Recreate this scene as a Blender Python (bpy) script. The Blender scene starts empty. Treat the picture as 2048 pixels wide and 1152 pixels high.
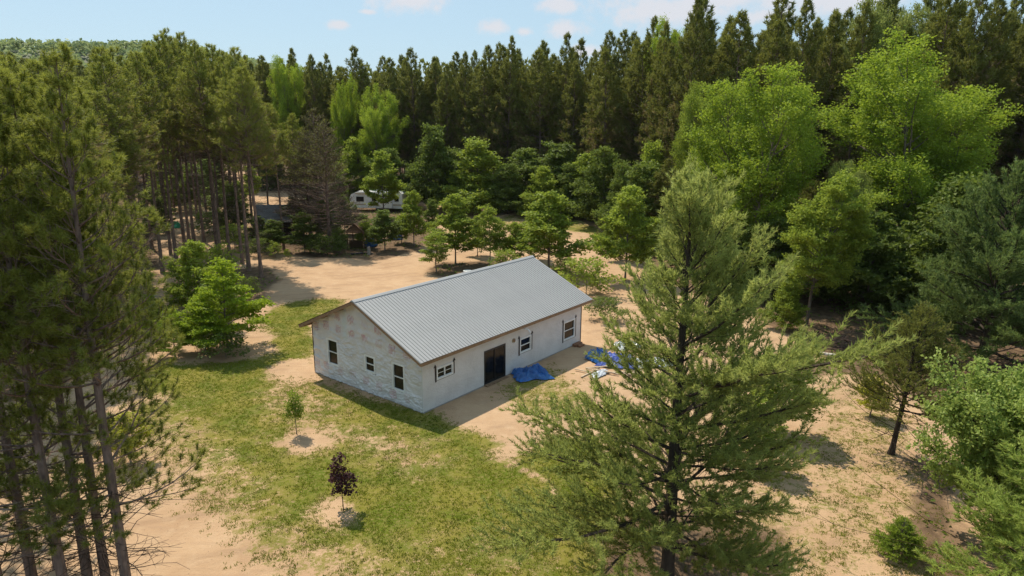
import bpy, math, random
import numpy as np
from mathutils import Matrix, Vector

# ------------------------------------------------------------------ camera, light, exposure
S = bpy.context.scene
COL = S.collection
F_PX, PITCH, CAM_H, ROLL = 1345.4, 0.246, 14.92, 0.0061
cd = bpy.data.cameras.new('camera'); cam = bpy.data.objects.new('camera', cd); COL.objects.link(cam)
cd.sensor_width = 36; cd.lens = F_PX / 2048 * 36; cd.clip_start = .5; cd.clip_end = 6000
right, up, fwd = Vector((1, 0, 0)), Vector((0, math.sin(PITCH), math.cos(PITCH))), Vector((0, math.cos(PITCH), -math.sin(PITCH)))
cr, sr = math.cos(ROLL), math.sin(ROLL)
r2, u2 = right * cr + up * sr, up * cr - right * sr
M = Matrix((r2, u2, -fwd)).transposed().to_4x4(); M.translation = (0, 0, CAM_H)
cam.matrix_world = M; S.camera = cam

SUN_AZ, SUN_EL = math.radians(-36), math.radians(57)      # azimuth from +Y towards +X of where the sun stands
SUN_STRENGTH, SKY_STRENGTH, EXPOSURE = 4.3, 0.14, 0.33
sv = Vector((math.sin(SUN_AZ) * math.cos(SUN_EL), math.cos(SUN_AZ) * math.cos(SUN_EL), math.sin(SUN_EL)))
sl = bpy.data.lights.new('sun', 'SUN'); sun = bpy.data.objects.new('sun', sl); COL.objects.link(sun)
sl.energy = SUN_STRENGTH; sl.angle = math.radians(.6); sl.color = (1, .90, .74)
sun.rotation_euler = sv.to_track_quat('Z', 'Y').to_euler()
S.view_settings.view_transform = 'Standard'; S.view_settings.look = 'None'
S.view_settings.exposure = EXPOSURE; S.view_settings.gamma = 1; S.view_settings.use_curve_mapping = False
S.cycles.use_denoising = True; S.cycles.denoising_prefilter = 'NONE'
S.cycles.max_bounces = 7; S.cycles.diffuse_bounces = 3; S.cycles.transmission_bounces = 4; S.cycles.transparent_max_bounces = 8
S.cycles.sample_clamp_indirect = 6; S.cycles.caustics_reflective = False; S.cycles.caustics_refractive = False


class NT:
    """tiny helper to wire shader nodes"""
    def __init__(s, tree): s.t = tree; s.n = tree.nodes; s.l = tree.links; s.n.clear()
    def node(s, typ, **kw):
        n = s.n.new(typ)
        for k, v in kw.items():
            if k == 'ins':
                for i, x in v.items():
                    if isinstance(x, bpy.types.NodeSocket): s.l.new(x, n.inputs[i])
                    else: n.inputs[i].default_value = x
            else: setattr(n, k, v)
        return n
    def noise(s, vec, scale, detail=3, rough=.55, out='Fac', dist=0):
        n = s.node('ShaderNodeTexNoise', ins={'Scale': scale, 'Detail': detail, 'Roughness': rough, 'Distortion': dist})
        if vec is not None: s.l.new(vec, n.inputs['Vector'])
        return n.outputs[out]
    def math(s, op, a, b=0, c=0, clamp=False):
        n = s.node('ShaderNodeMath', operation=op, use_clamp=clamp)
        for i, x in enumerate((a, b, c)):
            if isinstance(x, bpy.types.NodeSocket): s.l.new(x, n.inputs[i])
            else: n.inputs[i].default_value = x
        return n.outputs[0]
    def step(s, v, lo, hi, a=0., b=1.):
        n = s.node('ShaderNodeMapRange', interpolation_type='SMOOTHSTEP')
        s.l.new(v, n.inputs['Value'])
        for k, x in (('From Min', lo), ('From Max', hi), ('To Min', a), ('To Max', b)): n.inputs[k].default_value = x
        return n.outputs[0]
    def mix(s, f, a, b, blend='MIX'):
        n = s.node('ShaderNodeMix', data_type='RGBA', blend_type=blend)
        for i, x in ((0, f), (6, a), (7, b)):
            if isinstance(x, bpy.types.NodeSocket): s.l.new(x, n.inputs[i])
            else: n.inputs[i].default_value = (*x, 1) if i and len(x) == 3 else x
        return n.outputs[2]


# ------------------------------------------------------------------ sky
W_ = bpy.data.worlds.new('World'); S.world = W_; W_.use_nodes = True
T = NT(W_.node_tree)
sky = T.node('ShaderNodeTexSky', sky_type='NISHITA', sun_disc=False, sun_elevation=SUN_EL, sun_rotation=SUN_AZ, air_density=1.0, dust_density=.5, ozone_density=1.6)
geo = T.node('ShaderNodeTexCoord')
sep = T.node('ShaderNodeSeparateXYZ', ins={0: geo.outputs['Generated']})
iy = T.math('DIVIDE', 1, T.math('ADD', T.math('MAXIMUM', sep.outputs[2], 0), .16))
comb = T.node('ShaderNodeCombineXYZ', ins={0: T.math('MULTIPLY', sep.outputs[0], iy), 1: T.math('MULTIPLY', sep.outputs[1], iy), 2: 0.})
wob = T.noise(comb.outputs[0], 7.0, 5, .6)
base = T.noise(comb.outputs[0], 1.3, 4, .5)
field = T.math('MULTIPLY_ADD', base, 1.0, T.math('MULTIPLY', T.math('SUBTRACT', wob, .5), .35))
cl_all = T.step(field, .60, .72)
# the small fair-weather clouds that stand over the forest: (azimuth deg, elevation deg, half width, half height)
az = T.math('MULTIPLY', T.math('ARCTAN2', sep.outputs[0], sep.outputs[1]), 57.2958)
el = T.math('MULTIPLY', T.math('ARCSINE', sep.outputs[2]), 57.2958)
near = None
wz = T.noise(geo.outputs['Generated'], 42, 6, .62)
for a0, e0, wa, we in ((-8.4, 8.9, 3.2, 1.0), (-13.8, 7.0, .9, .4), (3.7, 8.7, 2.0, .7), (12.0, 8.3, 6.2, 1.5), (16.5, 8.9, 4.0, .9), (4.2, 7.0, 2.0, .7), (-1.7, 7.1, 1.6, .6), (.9, 6.8, 1.0, .45), (5.6, 5.3, 1.8, .5), (23.5, 8.6, 6.5, 1.4), (20.0, 7.6, 3.0, .6), (-11.5, 8.0, .8, .2)):
    dx = T.math('DIVIDE', T.math('SUBTRACT', az, a0), wa); dy = T.math('DIVIDE', T.math('SUBTRACT', el, e0), we)
    d = T.math('SUBTRACT', 1, T.math('SQRT', T.math('ADD', T.math('MULTIPLY', dx, dx), T.math('MULTIPLY', dy, dy))))
    near = d if near is None else T.math('MAXIMUM', near, d)
cl_near = T.step(T.math('ADD', near, T.math('MULTIPLY', T.math('SUBTRACT', wz, .5), 2.2)), -.25, .75, 0, .8)
fade = T.step(sep.outputs[2], .19, .26)
cl = T.math('MAXIMUM', T.math('MULTIPLY', cl_all, fade), cl_near)
skyc = T.mix(.82, sky.outputs[0], (2.7, 3.75, 4.5))
col = T.mix(cl, skyc, (4.5, 4.4, 4.6))
bg = T.node('ShaderNodeBackground', ins={0: col, 1: SKY_STRENGTH})
out = T.node('ShaderNodeOutputWorld', ins={0: bg.outputs[0]})


# ------------------------------------------------------------------ places
def ground(px, py, z=0.):
    """where the line of sight of a point of the photograph (2048 x 1152) meets the level z"""
    a, b = px - 1024, py - 576
    X = cr * a + sr * b; Y = -sr * a + cr * b
    c, s = math.cos(PITCH), math.sin(PITCH)
    d = (X / F_PX, c - Y / F_PX * s, -s - Y / F_PX * c)
    t = (z - CAM_H) / d[2]
    return (d[0] * t, d[1] * t)


def top_at(px, py, dist):
    """height of a point seen at py, standing dist metres ahead"""
    Y = (-sr * (px - 1024) + cr * (py - 576)) / F_PX
    c, s = math.cos(PITCH), math.sin(PITCH)
    return CAM_H + (-s - Y * c) / (c - Y * s) * dist


# ------------------------------------------------------------------ numpy noise
def vnoise(x, y, seed=0):
    xi = np.floor(x).astype(np.int64); yi = np.floor(y).astype(np.int64)
    fx = x - xi; fy = y - yi
    fx = fx * fx * (3 - 2 * fx); fy = fy * fy * (3 - 2 * fy)
    def h(a, b):
        n = (a * 374761393 + b * 668265263 + seed * 982451653) & 0xffffffff
        n = ((n ^ (n >> 13)) * 1274126177) & 0xffffffff
        return ((n ^ (n >> 16)) & 0xffff) / 65535.
    return (h(xi, yi) * (1 - fx) + h(xi + 1, yi) * fx) * (1 - fy) + (h(xi, yi + 1) * (1 - fx) + h(xi + 1, yi + 1) * fx) * fy


def fbm(x, y, seed=0, o=4):
    r = 0; a = .5; t = 0
    for i in range(o):
        r = r + a * vnoise(x, y, seed + i * 17); t += a; a *= .5; x = x * 2.03 + 11; y = y * 2.03 + 5
    return r / t


# ------------------------------------------------------------------ mesh helpers
class Geo:
    def __init__(s): s.V = []; s.F = []; s.n = 0; s.t = []
    def add(s, V, F, tint=None, mi=0):
        V = np.asarray(V, float).reshape(-1, 3)
        s.V.append(V); s.F.append((np.asarray(F, np.int64) + s.n, mi)); s.n += len(V)
        s.t.append(np.zeros(len(V)) if tint is None else np.broadcast_to(tint, (len(V),)))
        return s
    def box(s, c, d, mi=0, rot=None):
        x, y, z = np.array(d) / 2
        V = np.array([[-x, -y, -z], [x, -y, -z], [x, y, -z], [-x, y, -z], [-x, -y, z], [x, -y, z], [x, y, z], [-x, y, z]])
        if rot is not None: V = V @ np.array(rot.to_3x3()).T
        return s.add(V + np.array(c), [[0, 3, 2, 1], [4, 5, 6, 7], [0, 1, 5, 4], [1, 2, 6, 5], [2, 3, 7, 6], [3, 0, 4, 7]], mi=mi)
    def box2(s, a, b, mi=0):
        a = np.array(a, float); b = np.array(b, float)
        return s.box((a + b) / 2, np.abs(b - a), mi)
    def tube(s, P, R, k=6, mi=0, cap=True, tint=None):
        P = np.asarray(P, float); n = len(P)
        R = np.broadcast_to(R, (n,))
        Tn = np.gradient(P, axis=0); Tn /= np.linalg.norm(Tn, axis=1)[:, None] + 1e-9
        ref = np.array([0, 0, 1.]) if abs(Tn[0, 2]) < .8 else np.array([1., 0, 0])
        A = np.cross(Tn, ref); A /= np.linalg.norm(A, axis=1)[:, None] + 1e-9
        B = np.cross(Tn, A)
        th = np.arange(k) * 2 * np.pi / k
        V = P[:, None] + R[:, None, None] * (np.cos(th)[None, :, None] * A[:, None] + np.sin(th)[None, :, None] * B[:, None])
        i = np.arange(n - 1)[:, None] * k; j = np.arange(k)[None]; j2 = (j + 1) % k
        F = np.stack([i + j, i + j2, i + k + j2, i + k + j], -1).reshape(-1, 4)
        s.add(V.reshape(-1, 3), F, tint, mi)
        if cap and k >= 3:
            b = s.n - n * k
            s.F.append((np.array([list(range(b + (n - 1) * k, b + n * k))]), mi))
        return s
    def mesh(s, name, mats, smooth=False):
        me = bpy.data.meshes.new(name)
        V = np.concatenate(s.V); me.vertices.add(len(V)); me.vertices.foreach_set('co', V.ravel().astype(np.float32))
        li = np.concatenate([f.ravel() for f, m in s.F]); tot = np.concatenate([np.full(len(f), f.shape[1]) for f, m in s.F])
        mi = np.concatenate([np.full(len(f), m) for f, m in s.F])
        st = np.concatenate([[0], np.cumsum(tot)[:-1]])
        me.loops.add(len(li)); me.loops.foreach_set('vertex_index', li.astype(np.int32))
        me.polygons.add(len(tot)); me.polygons.foreach_set('loop_start', st.astype(np.int32))
        me.polygons.foreach_set('material_index', mi.astype(np.int32))
        me.polygons.foreach_set('use_smooth', np.full(len(tot), smooth))
        a = me.attributes.new('tint', 'FLOAT', 'POINT'); a.data.foreach_set('value', np.concatenate(s.t).astype(np.float32))
        for m in (mats if isinstance(mats, (list, tuple)) else [mats]): me.materials.append(m)
        me.update(calc_edges=True)
        return me


def obj(name, me, parent=None, loc=None, kind=None):
    o = bpy.data.objects.new(name, me); COL.objects.link(o)
    if parent is not None: o.parent = parent
    if loc is not None: o.location = loc
    if kind: o['kind'] = kind
    return o


def tag(o, label, cat, group=None):
    o['label'] = label; o['category'] = cat
    if group: o['group'] = group
    return o


def thing(name, label, cat, loc=(0, 0, 0), rotz=0, group=None):
    o = bpy.data.objects.new(name, None); COL.objects.link(o); o.empty_display_size = .3
    o.location = loc; o.rotation_euler = (0, 0, rotz)
    return tag(o, label, cat, group)


# ------------------------------------------------------------------ materials
def principled(T, col, rough=.7, spec=.3, metal=0, bump=None, bstr=.3, bdist=.02):
    p = T.node('ShaderNodeBsdfPrincipled', ins={'Roughness': rough, 'Metallic': metal, 'Specular IOR Level': spec})
    if isinstance(col, bpy.types.NodeSocket): T.l.new(col, p.inputs['Base Color'])
    else: p.inputs['Base Color'].default_value = (*col, 1)
    if bump is not None:
        b = T.node('ShaderNodeBump', ins={'Height': bump, 'Strength': bstr, 'Distance': bdist}); T.l.new(b.outputs[0], p.inputs['Normal'])
    return p


def mat(name, c1, c2=None, scale=3, rough=.7, spec=.3, metal=0, bstr=0, detail=4, stretch=None, bdist=.02):
    m = bpy.data.materials.new(name); m.use_nodes = True; T = NT(m.node_tree)
    tc = T.node('ShaderNodeTexCoord'); v = tc.outputs['Object']
    if stretch: v = T.node('ShaderNodeMapping', ins={0: v, 'Scale': stretch}).outputs[0]
    n = T.noise(v, scale, detail)
    c = T.mix(T.step(n, .3, .7), c1, c2 or tuple(x * .8 for x in c1))
    p = principled(T, c, rough, spec, metal, n if bstr else None, bstr, bdist)
    T.node('ShaderNodeOutputMaterial', ins={0: p.outputs[0]})
    return m


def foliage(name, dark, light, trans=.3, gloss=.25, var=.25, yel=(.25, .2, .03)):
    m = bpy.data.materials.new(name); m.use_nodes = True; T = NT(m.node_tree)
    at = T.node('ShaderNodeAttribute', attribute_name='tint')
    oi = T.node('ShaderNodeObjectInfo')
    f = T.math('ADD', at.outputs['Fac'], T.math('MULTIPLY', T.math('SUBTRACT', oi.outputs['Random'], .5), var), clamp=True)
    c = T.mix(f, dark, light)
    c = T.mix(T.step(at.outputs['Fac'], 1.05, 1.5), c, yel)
    p = principled(T, c, .55, gloss)
    t = T.node('ShaderNodeBsdfTranslucent', ins={0: T.mix(.5, c, tuple(min(1, x * 1.5) for x in light))})
    x = T.node('ShaderNodeMixShader', ins={0: trans, 1: p.outputs[0], 2: t.outputs[0]})
    T.node('ShaderNodeOutputMaterial', ins={0: x.outputs[0]})
    return m


FOL = {
    'redpine': foliage('red_pine_needles', (.070, .095, .018), (.35, .37, .06), .40, .25, yel=(.27, .19, .10)),
    'forestpine': foliage('plantation_pine_needles', (.052, .068, .016), (.27, .28, .055), .34, .2, yel=(.22, .15, .08)),
    'whitepine': foliage('white_pine_needles', (.11, .15, .04), (.46, .50, .13), .45, yel=(.3, .24, .08)),
    'darkwhite': foliage('dark_white_pine_needles', (.06, .105, .03), (.21, .28, .075), .35),  # deeper green needle colour than the other white pines
    'cornerpine': foliage('young_white_pine_needles', (.17, .24, .05), (.46, .55, .13), .45),
    'jack': foliage('jack_pine_needles', (.08, .095, .018), (.26, .27, .055), .35, yel=(.2, .15, .05)),
    'maple': foliage('maple_leaves', (.09, .145, .016), (.32, .39, .05), .45),
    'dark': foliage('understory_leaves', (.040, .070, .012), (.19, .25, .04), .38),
    'bright': foliage('aspen_leaves', (.10, .18, .015), (.38, .47, .045), .42, yel=(.45, .42, .06)),
    'pale': foliage('pale_poplar_leaves', (.13, .18, .035), (.34, .38, .10), .4),
    'lime': foliage('young_beech_leaves', (.13, .21, .012), (.34, .43, .03), .45),
    'yellow': foliage('yellow_sapling_leaves', (.25, .28, .01), (.45, .45, .03), .45),
    'apple': foliage('apple_leaves', (.13, .20, .035), (.38, .46, .11), .4, .35),
    'purple': foliage('purple_leaves', (.03, .010, .012), (.09, .03, .03), .15),
    'spruce': foliage('spruce_needles', (.10, .16, .02), (.36, .46, .05), .3),
    'hill': foliage('hillside_leaves', (.15, .21, .08), (.38, .44, .18), .3),
    'twig': foliage('dead_twigs', (.075, .05, .035), (.16, .115, .085), 0, .1),
    'pineback': foliage('far_pine_needles', (.058, .074, .019), (.25, .265, .055), .3, .1, yel=(.15, .1, .05)),
}
BARK = mat('pine_bark', (.27, .19, .15), (.13, .095, .08), 9, .9, .1, bstr=.8, stretch=(1, 1, .25), bdist=.05)
BARKG = mat('grey_bark', (.20, .17, .14), (.11, .09, .075), 6, .9, .1, bstr=.5, stretch=(1, 1, .3), bdist=.03)
BARKD = mat('dark_bark', (.075, .058, .045), (.04, .032, .027), 8, .9, .1, bstr=.6, stretch=(1, 1, .3))


# ------------------------------------------------------------------ trees
def rnd_dirs(D, spread, n, rng):
    """n directions round every direction in D, tilted by spread (array n,k) radians"""
    D = D / (np.linalg.norm(D, axis=1)[:, None] + 1e-9)
    ref = np.where(np.abs(D[:, 2:3]) < .9, np.array([[0, 0, 1.]]), np.array([[1., 0, 0]]))
    A = np.cross(D, ref); A /= np.linalg.norm(A, axis=1)[:, None]; B = np.cross(D, A)
    th = rng.uniform(0, 2 * np.pi, (len(D), n)); ph = spread
    return D[:, None] * np.cos(ph)[..., None] + np.sin(ph)[..., None] * (np.cos(th)[..., None] * A[:, None] + np.sin(th)[..., None] * B[:, None])


def needles(g, P, D, tint, rng, n=20, length=.15, width=.012, brush=.2, lo=.25, hi=1.5, size=None):
    m = len(P)
    sz = np.ones(m) if size is None else size
    ph = rng.uniform(lo, hi, (m, n)); N = rnd_dirs(D, ph, n, rng)
    Dn = D / (np.linalg.norm(D, axis=1)[:, None] + 1e-9)
    base = P[:, None] - Dn[:, None] * (rng.uniform(0, brush, (m, n)) * sz[:, None])[..., None]
    L = (length * rng.uniform(.7, 1.15, (m, n)) * sz[:, None])[..., None]
    side = np.cross(N, rng.normal(size=(m, n, 3))); side /= np.linalg.norm(side, axis=2)[..., None] + 1e-9
    w = width * rng.uniform(.7, 1.3, (m, n))[..., None]
    V = np.stack([base - side * w / 2, base + side * w / 2, base + N * L], 2).reshape(-1, 3)
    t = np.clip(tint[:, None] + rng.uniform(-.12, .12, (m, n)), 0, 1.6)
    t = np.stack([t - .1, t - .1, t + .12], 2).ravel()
    g.add(V, np.arange(len(V)).reshape(-1, 3), np.clip(t, 0, 1.7))


def leafs(g, P, D, tint, rng, n=7, length=.14, width=.10, rad=.3, flat=.5, upb=1.0, size=None):
    m = len(P); sz = np.ones(m) if size is None else size
    off = rng.normal(size=(m, n, 3)) * .5 * rad * sz[:, None, None]; off[..., 2] *= flat
    C = P[:, None] + off
    nrm = rng.normal(size=(m, n, 3)); nrm[..., 2] += upb * 1.2; nrm /= np.linalg.norm(nrm, axis=2)[..., None]
    a = off + rng.normal(size=(m, n, 3)) * .3 * rad; a -= (a * nrm).sum(2)[..., None] * nrm; a /= np.linalg.norm(a, axis=2)[..., None] + 1e-9
    b = np.cross(nrm, a)
    L = length * rng.uniform(.6, 1.25, (m, n))[..., None]; w = width / length * L
    droop = nrm * L * .18
    V = np.stack([C - a * L / 2, C + b * w / 2 + droop, C + a * L / 2, C - b * w / 2 + droop], 2).reshape(-1, 3)
    t = np.clip(tint[:, None] + rng.uniform(-.22, .22, (m, n)), 0, 1.6)
    g.add(V, np.arange(len(V)).reshape(-1, 4), np.repeat(t.ravel(), 4))


def limb(p0, az, e0, curve, L, k, rng, wob=.12):
    P = [np.array(p0, float)]; e = e0; a = az
    for i in range(k):
        e += curve / k + rng.normal() * wob * .5; a += rng.normal() * wob
        P.append(P[-1] + np.array([math.cos(a) * math.cos(e), math.sin(a) * math.cos(e), math.sin(e)]) * L / k)
    return np.array(P)


def along(P, s):
    n = len(P) - 1; x = min(max(s, 0), .9999) * n; i = int(x); f = x - i
    return P[i] * (1 - f) + P[i + 1] * f, P[i + 1] - P[i]


def tree(seed, H, r, base, nb, prof, elev, curve, sub=6, sublen=.45, subang=.9, flat=.25, step=.3, s0=.25, trunk_wob=.01,
         stems=1, whorl=0, skip=None, k=5, subr=.006, upend=.0, dead=0, deadlen=1.2, deadlo=.1, tintf=None, shade=.5, bark=None, sides=8, sub_tube=True, leader=True, spreadstem=.25, endonly=False):
    """returns wood Geo, cluster points, directions, tints. prof(t): branch length, elev(t): start elevation, t 0 at crown base .. 1 top"""
    rng = np.random.default_rng(seed); g = Geo(); CP = []; CD = []; CT = []
    stemP = []
    for q in range(stems):
        if stems == 1:
            pts = [np.array([0, 0, -.15])]; d = np.array([0, 0, 1.])
        else:
            a = q * 2 * math.pi / stems + rng.uniform(-.4, .4); pts = [np.array([math.cos(a) * .15, math.sin(a) * .15, -.15])]
            d = np.array([math.cos(a) * spreadstem, math.sin(a) * spreadstem, 1.])
        n = 12; hh = H * (1 if q == 0 else rng.uniform(.75, .97))
        for i in range(n):
            d = d + rng.normal(size=3) * trunk_wob * np.array([1, 1, 0]); 
            if stems > 1: d = d * np.array([.93, .93, 1])
            pts.append(pts[-1] + d / d[2] * hh / n)
        pts = np.array(pts); z = np.linspace(0, 1, n + 1)
        rr = r * (1 - z) ** .8 + r * .04; rr[0] *= 1.35
        if stems > 1: rr *= .75
        g.tube(pts, rr, sides); stemP.append((pts, hh))
    az = rng.uniform(0, 6.28)
    per = max(1, whorl)
    for b in range(nb):
        pts, hh = stemP[b % stems]
        lvl = (b // per) * per if whorl else b
        t = (lvl + .5 * per) / nb if whorl else (b + rng.uniform(0, 1)) / nb
        t = min(1, max(0, t + rng.uniform(-.01, .01)))
        z = base + (hh * .985 - base) * t
        p0, _ = along(pts, (z + .15) / (hh + .15))
        az += 2.39996 + rng.uniform(-.3, .3)
        L = prof(t, az) * rng.uniform(.78, 1.18)
        if L < .12 or (skip and rng.uniform() < skip(t)): continue
        P = limb(p0, az, elev(t) + rng.normal() * .1, curve(t) if callable(curve) else curve, L, k, rng)
        rb = max(.008, min(r * .4, L * .014)); g.tube(P, np.linspace(rb, rb * .25, len(P)), 4 if L > 1 else 3, cap=False)
        ns = max(2, int(sub * L)) if L > .3 else 1
        for j in range(ns):
            s = s0 + (1 - s0) * (j + rng.uniform(.2, .9)) / ns
            q0, dd = along(P, s); a = math.atan2(dd[1], dd[0]); e = math.atan2(dd[2], math.hypot(dd[0], dd[1]))
            sd = 1 if j % 2 else -1
            sl_ = sublen * L * (1.15 - s * .8) * rng.uniform(.6, 1.2) + .08
            Q = limb(q0, a + sd * subang * rng.uniform(.5, 1.2), e * .6 + rng.normal() * flat + upend * .5, upend, sl_, 3, rng, .15)
            if sub_tube: g.tube(Q, (subr * 1.5, subr, subr * .7, subr * .4), 3, cap=False)
            nc = 1 if endonly else max(1, int(sl_ / step + rng.uniform(0, 1)))
            tc = rng.uniform(.15, .75) if tintf is None else tintf(t, s, rng)
            for c in range(nc):
                ss = 1 - (c / nc) * .8
                cp, cd_ = along(Q, ss - .001)
                CP.append(cp + rng.normal(size=3) * .03); CD.append(cd_ / (np.linalg.norm(cd_) + 1e-9) + np.array([0, 0, upend * .8])); CT.append(tc)
        CP.append(P[-1]); CD.append((P[-1] - P[-2]) / np.linalg.norm(P[-1] - P[-2]) + np.array([0, 0, upend])); CT.append(.7)
    if leader:
        for pts, hh in stemP:
            CP.append(pts[-1]); CD.append(np.array([0, 0, 1.])); CT.append(.7)
    for i in range(dead):
        pts, hh = stemP[0]
        z = hh * (deadlo + (base / hh + .12 - deadlo) * rng.uniform(0, 1))
        p0, _ = along(pts, z / hh)
        P = limb(p0, rng.uniform(0, 6.28), rng.normal() * .25 - .05, rng.normal() * .3, deadlen * rng.uniform(.3, 1.15) * (.5 + .8 * z / base), 4, rng, .2)
        g.tube(P, np.linspace(.018, .005, 5), 3, cap=False, mi=1)
        for j in range(3):
            q0, dd = along(P, rng.uniform(.3, .9)); a = math.atan2(dd[1], dd[0])
            g.tube(limb(q0, a + rng.choice([-1, 1]) * .8, rng.normal() * .4, 0, deadlen * .3 * rng.uniform(.4, 1.2), 2, rng, .2), (.008, .006, .003), 3, cap=False, mi=1)
    return g, np.array(CP), np.array(CD), np.array(CT), rng


TWIG = FOL['twig']
PROTO = {}


def proto(name, parts):
    PROTO[name] = parts      # list of (part name, mesh)


def plant(kind, name, label, cat, x, y, scale=(1, 1, 1), rotz=0, group=None, z=0., tilt=0):
    e = thing(name, label, cat, (x, y, z), rotz, group)
    e.scale = scale
    if tilt: e.rotation_euler = (tilt, tilt * .5, rotz)
    for part in PROTO[kind]:
        o = obj(part[0], part[1], e)
        if len(part) > 2: o.material_slots[0].link = 'OBJECT'; o.material_slots[0].material = part[2]
    return e


def red_pine(kname, seed, H, base, nneed, ln, wd, sub, Lmax, nb, dead, fol='redpine', step=.5, sides=8, r=.19, deadlo=.1, brown=.3, brush=.3, skip=None, endonly=False, hi=1.55):
    def prof(t, a):
        if Lmax > 3.5: return Lmax * (1 - t ** 1.9) ** .8 * (.75 + .25 * min(1, t * 3)) * (1 + .16 * math.sin(a * 2 + seed)) + .25
        return Lmax * (math.sin(math.pi * min(1, (.16 + .84 * t)) ** .9) ** .7 if t < .97 else .25) * (1.12 - .62 * t) + .28
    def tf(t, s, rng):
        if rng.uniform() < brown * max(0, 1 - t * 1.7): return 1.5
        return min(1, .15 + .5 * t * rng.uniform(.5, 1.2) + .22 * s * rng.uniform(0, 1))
    g, P, D, Tt, rng = tree(seed, H, r, base, nb, prof, lambda t: -.05 + .75 * t, lambda t: .45 + .25 * t, sub=sub, sublen=.5, subang=.85, flat=.4,
                            step=step, s0=.3, whorl=5, upend=.45, dead=dead, deadlen=1.8, deadlo=deadlo, tintf=tf, sides=sides, sub_tube=nneed > 14, trunk_wob=.006, skip=skip, endonly=endonly)
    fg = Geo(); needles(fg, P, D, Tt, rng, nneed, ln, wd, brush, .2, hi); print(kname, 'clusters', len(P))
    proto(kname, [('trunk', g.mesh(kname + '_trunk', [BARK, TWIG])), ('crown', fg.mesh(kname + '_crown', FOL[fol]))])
    return P, D, Tt


# near stand at the left edge (about 20 m away), the bare-stemmed stand, the plantation
for i in range(3): red_pine(f'near{i}', 10 + i, 18.5, 3.4, 74, .19, .016, 4.6, 2.75, 140, 34, step=.40, brush=.22, brown=.02, r=.155, skip=lambda t: .66 if t < .38 else .0, endonly=True, hi=1.8)
for i in range(3): red_pine(f'mid{i}', 30 + i, 22, 11.3, 20, .28, .036, 5.0, 2.7, 105, 120, step=.55, sides=7, brown=.45, r=.165, skip=lambda t: .45 if t < .25 else .0)
for i in range(5): red_pine(f'far{i}', 50 + i, 25, 5.0, 13, .42, .085, 4.4, 3.7, 120, 60, step=.55, sides=5, brown=.7, deadlo=.12, fol='forestpine')

# hero white pine
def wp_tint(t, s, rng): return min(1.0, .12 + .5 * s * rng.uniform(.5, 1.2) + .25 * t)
def white_pine(kname, seed, H, base, nb, Lf, nneed, fol, ln=.17, wd=.026, sub=8.5, step=.13, r=.22, dead=10, flat=.28, sublen=.46, brush=.14, elev=lambda t: .05 + .95 * t ** 1.3, upend=.25):
    g, P, D, Tt, rng = tree(seed, H, r, base, nb, Lf, elev, lambda t: .12 + .25 * t, sub=sub, sublen=sublen, subang=.8, flat=flat, step=step,
                            s0=.16, whorl=5, upend=upend, dead=dead, deadlen=2.4, tintf=wp_tint, k=6)
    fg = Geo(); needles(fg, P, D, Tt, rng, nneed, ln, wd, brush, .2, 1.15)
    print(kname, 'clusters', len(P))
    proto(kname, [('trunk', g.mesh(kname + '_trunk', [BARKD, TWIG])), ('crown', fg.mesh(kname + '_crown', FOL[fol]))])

white_pine('hero', 7, 13.3, 1.5, 104, lambda t, a: (.60 if .34 < t < .84 and math.cos(a - 2.54) > .15 else 1) * (1 + (.13 if t < .42 else 0) * math.cos(a - 2.54)) * (.90 + .20 * abs(math.sin(a * 3.7 + t * 31))) * (4.1 * (1 - t ** 2.1) ** .8 * (1 + .22 * math.sin(a * 2 + t * 9) + .12 * math.sin(t * 40)) + .35) * (1 if t > .12 else .8), 12, 'whitepine', flat=.22, dead=16)
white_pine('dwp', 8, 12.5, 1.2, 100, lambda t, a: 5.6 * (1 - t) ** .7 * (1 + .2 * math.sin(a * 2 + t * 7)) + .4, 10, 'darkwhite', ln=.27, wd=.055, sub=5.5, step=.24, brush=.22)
white_pine('cwp', 9, 7.2, .5, 74, lambda t, a: 2.5 * (1 - t) ** .8 * (1 + .15 * math.sin(a * 3)) + .3, 15, 'cornerpine', ln=.17, wd=.026, sub=8, step=.13)
white_pine('jack', 12, 7.2, 2.0, 66, lambda t, a: 2.3 * (1 - t) ** .6 * math.sin(math.pi * (.2 + .8 * t)) ** .4 + .3, 13, 'jack', ln=.09, wd=.02, sub=11, step=.12, r=.10, dead=18, flat=.4, elev=lambda t: .25 + .8 * t, upend=.35)
# brown, nearly needle-less conifer
g, P, D, Tt, rng = tree(71, 16, .16, 3, 110, lambda t, a: 2.6 * (1 - t) ** .55 + .3, lambda t: -.1 + .8 * t, .3, sub=7, sublen=.45, flat=.35, step=.35, s0=.2, whorl=4, upend=.2, dead=40, deadlen=2.6)
fg = Geo(); needles(fg, P, D, Tt * .8, rng, 7, .22, .02, .3, .2, 1.2)
fg2 = Geo(); q = P[:, 2] > 8.5; needles(fg2, P[q], D[q], Tt[q] * .6, rng, 5, .2, .03, .2, .2, 1.2)
proto('brownpine', [('trunk', g.mesh('brown_pine_trunk', [BARK, TWIG])), ('dead_twigs', fg.mesh('brown_pine_twigs', TWIG)), ('crown', fg2.mesh('brown_pine_crown', FOL['jack']))])

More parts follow.
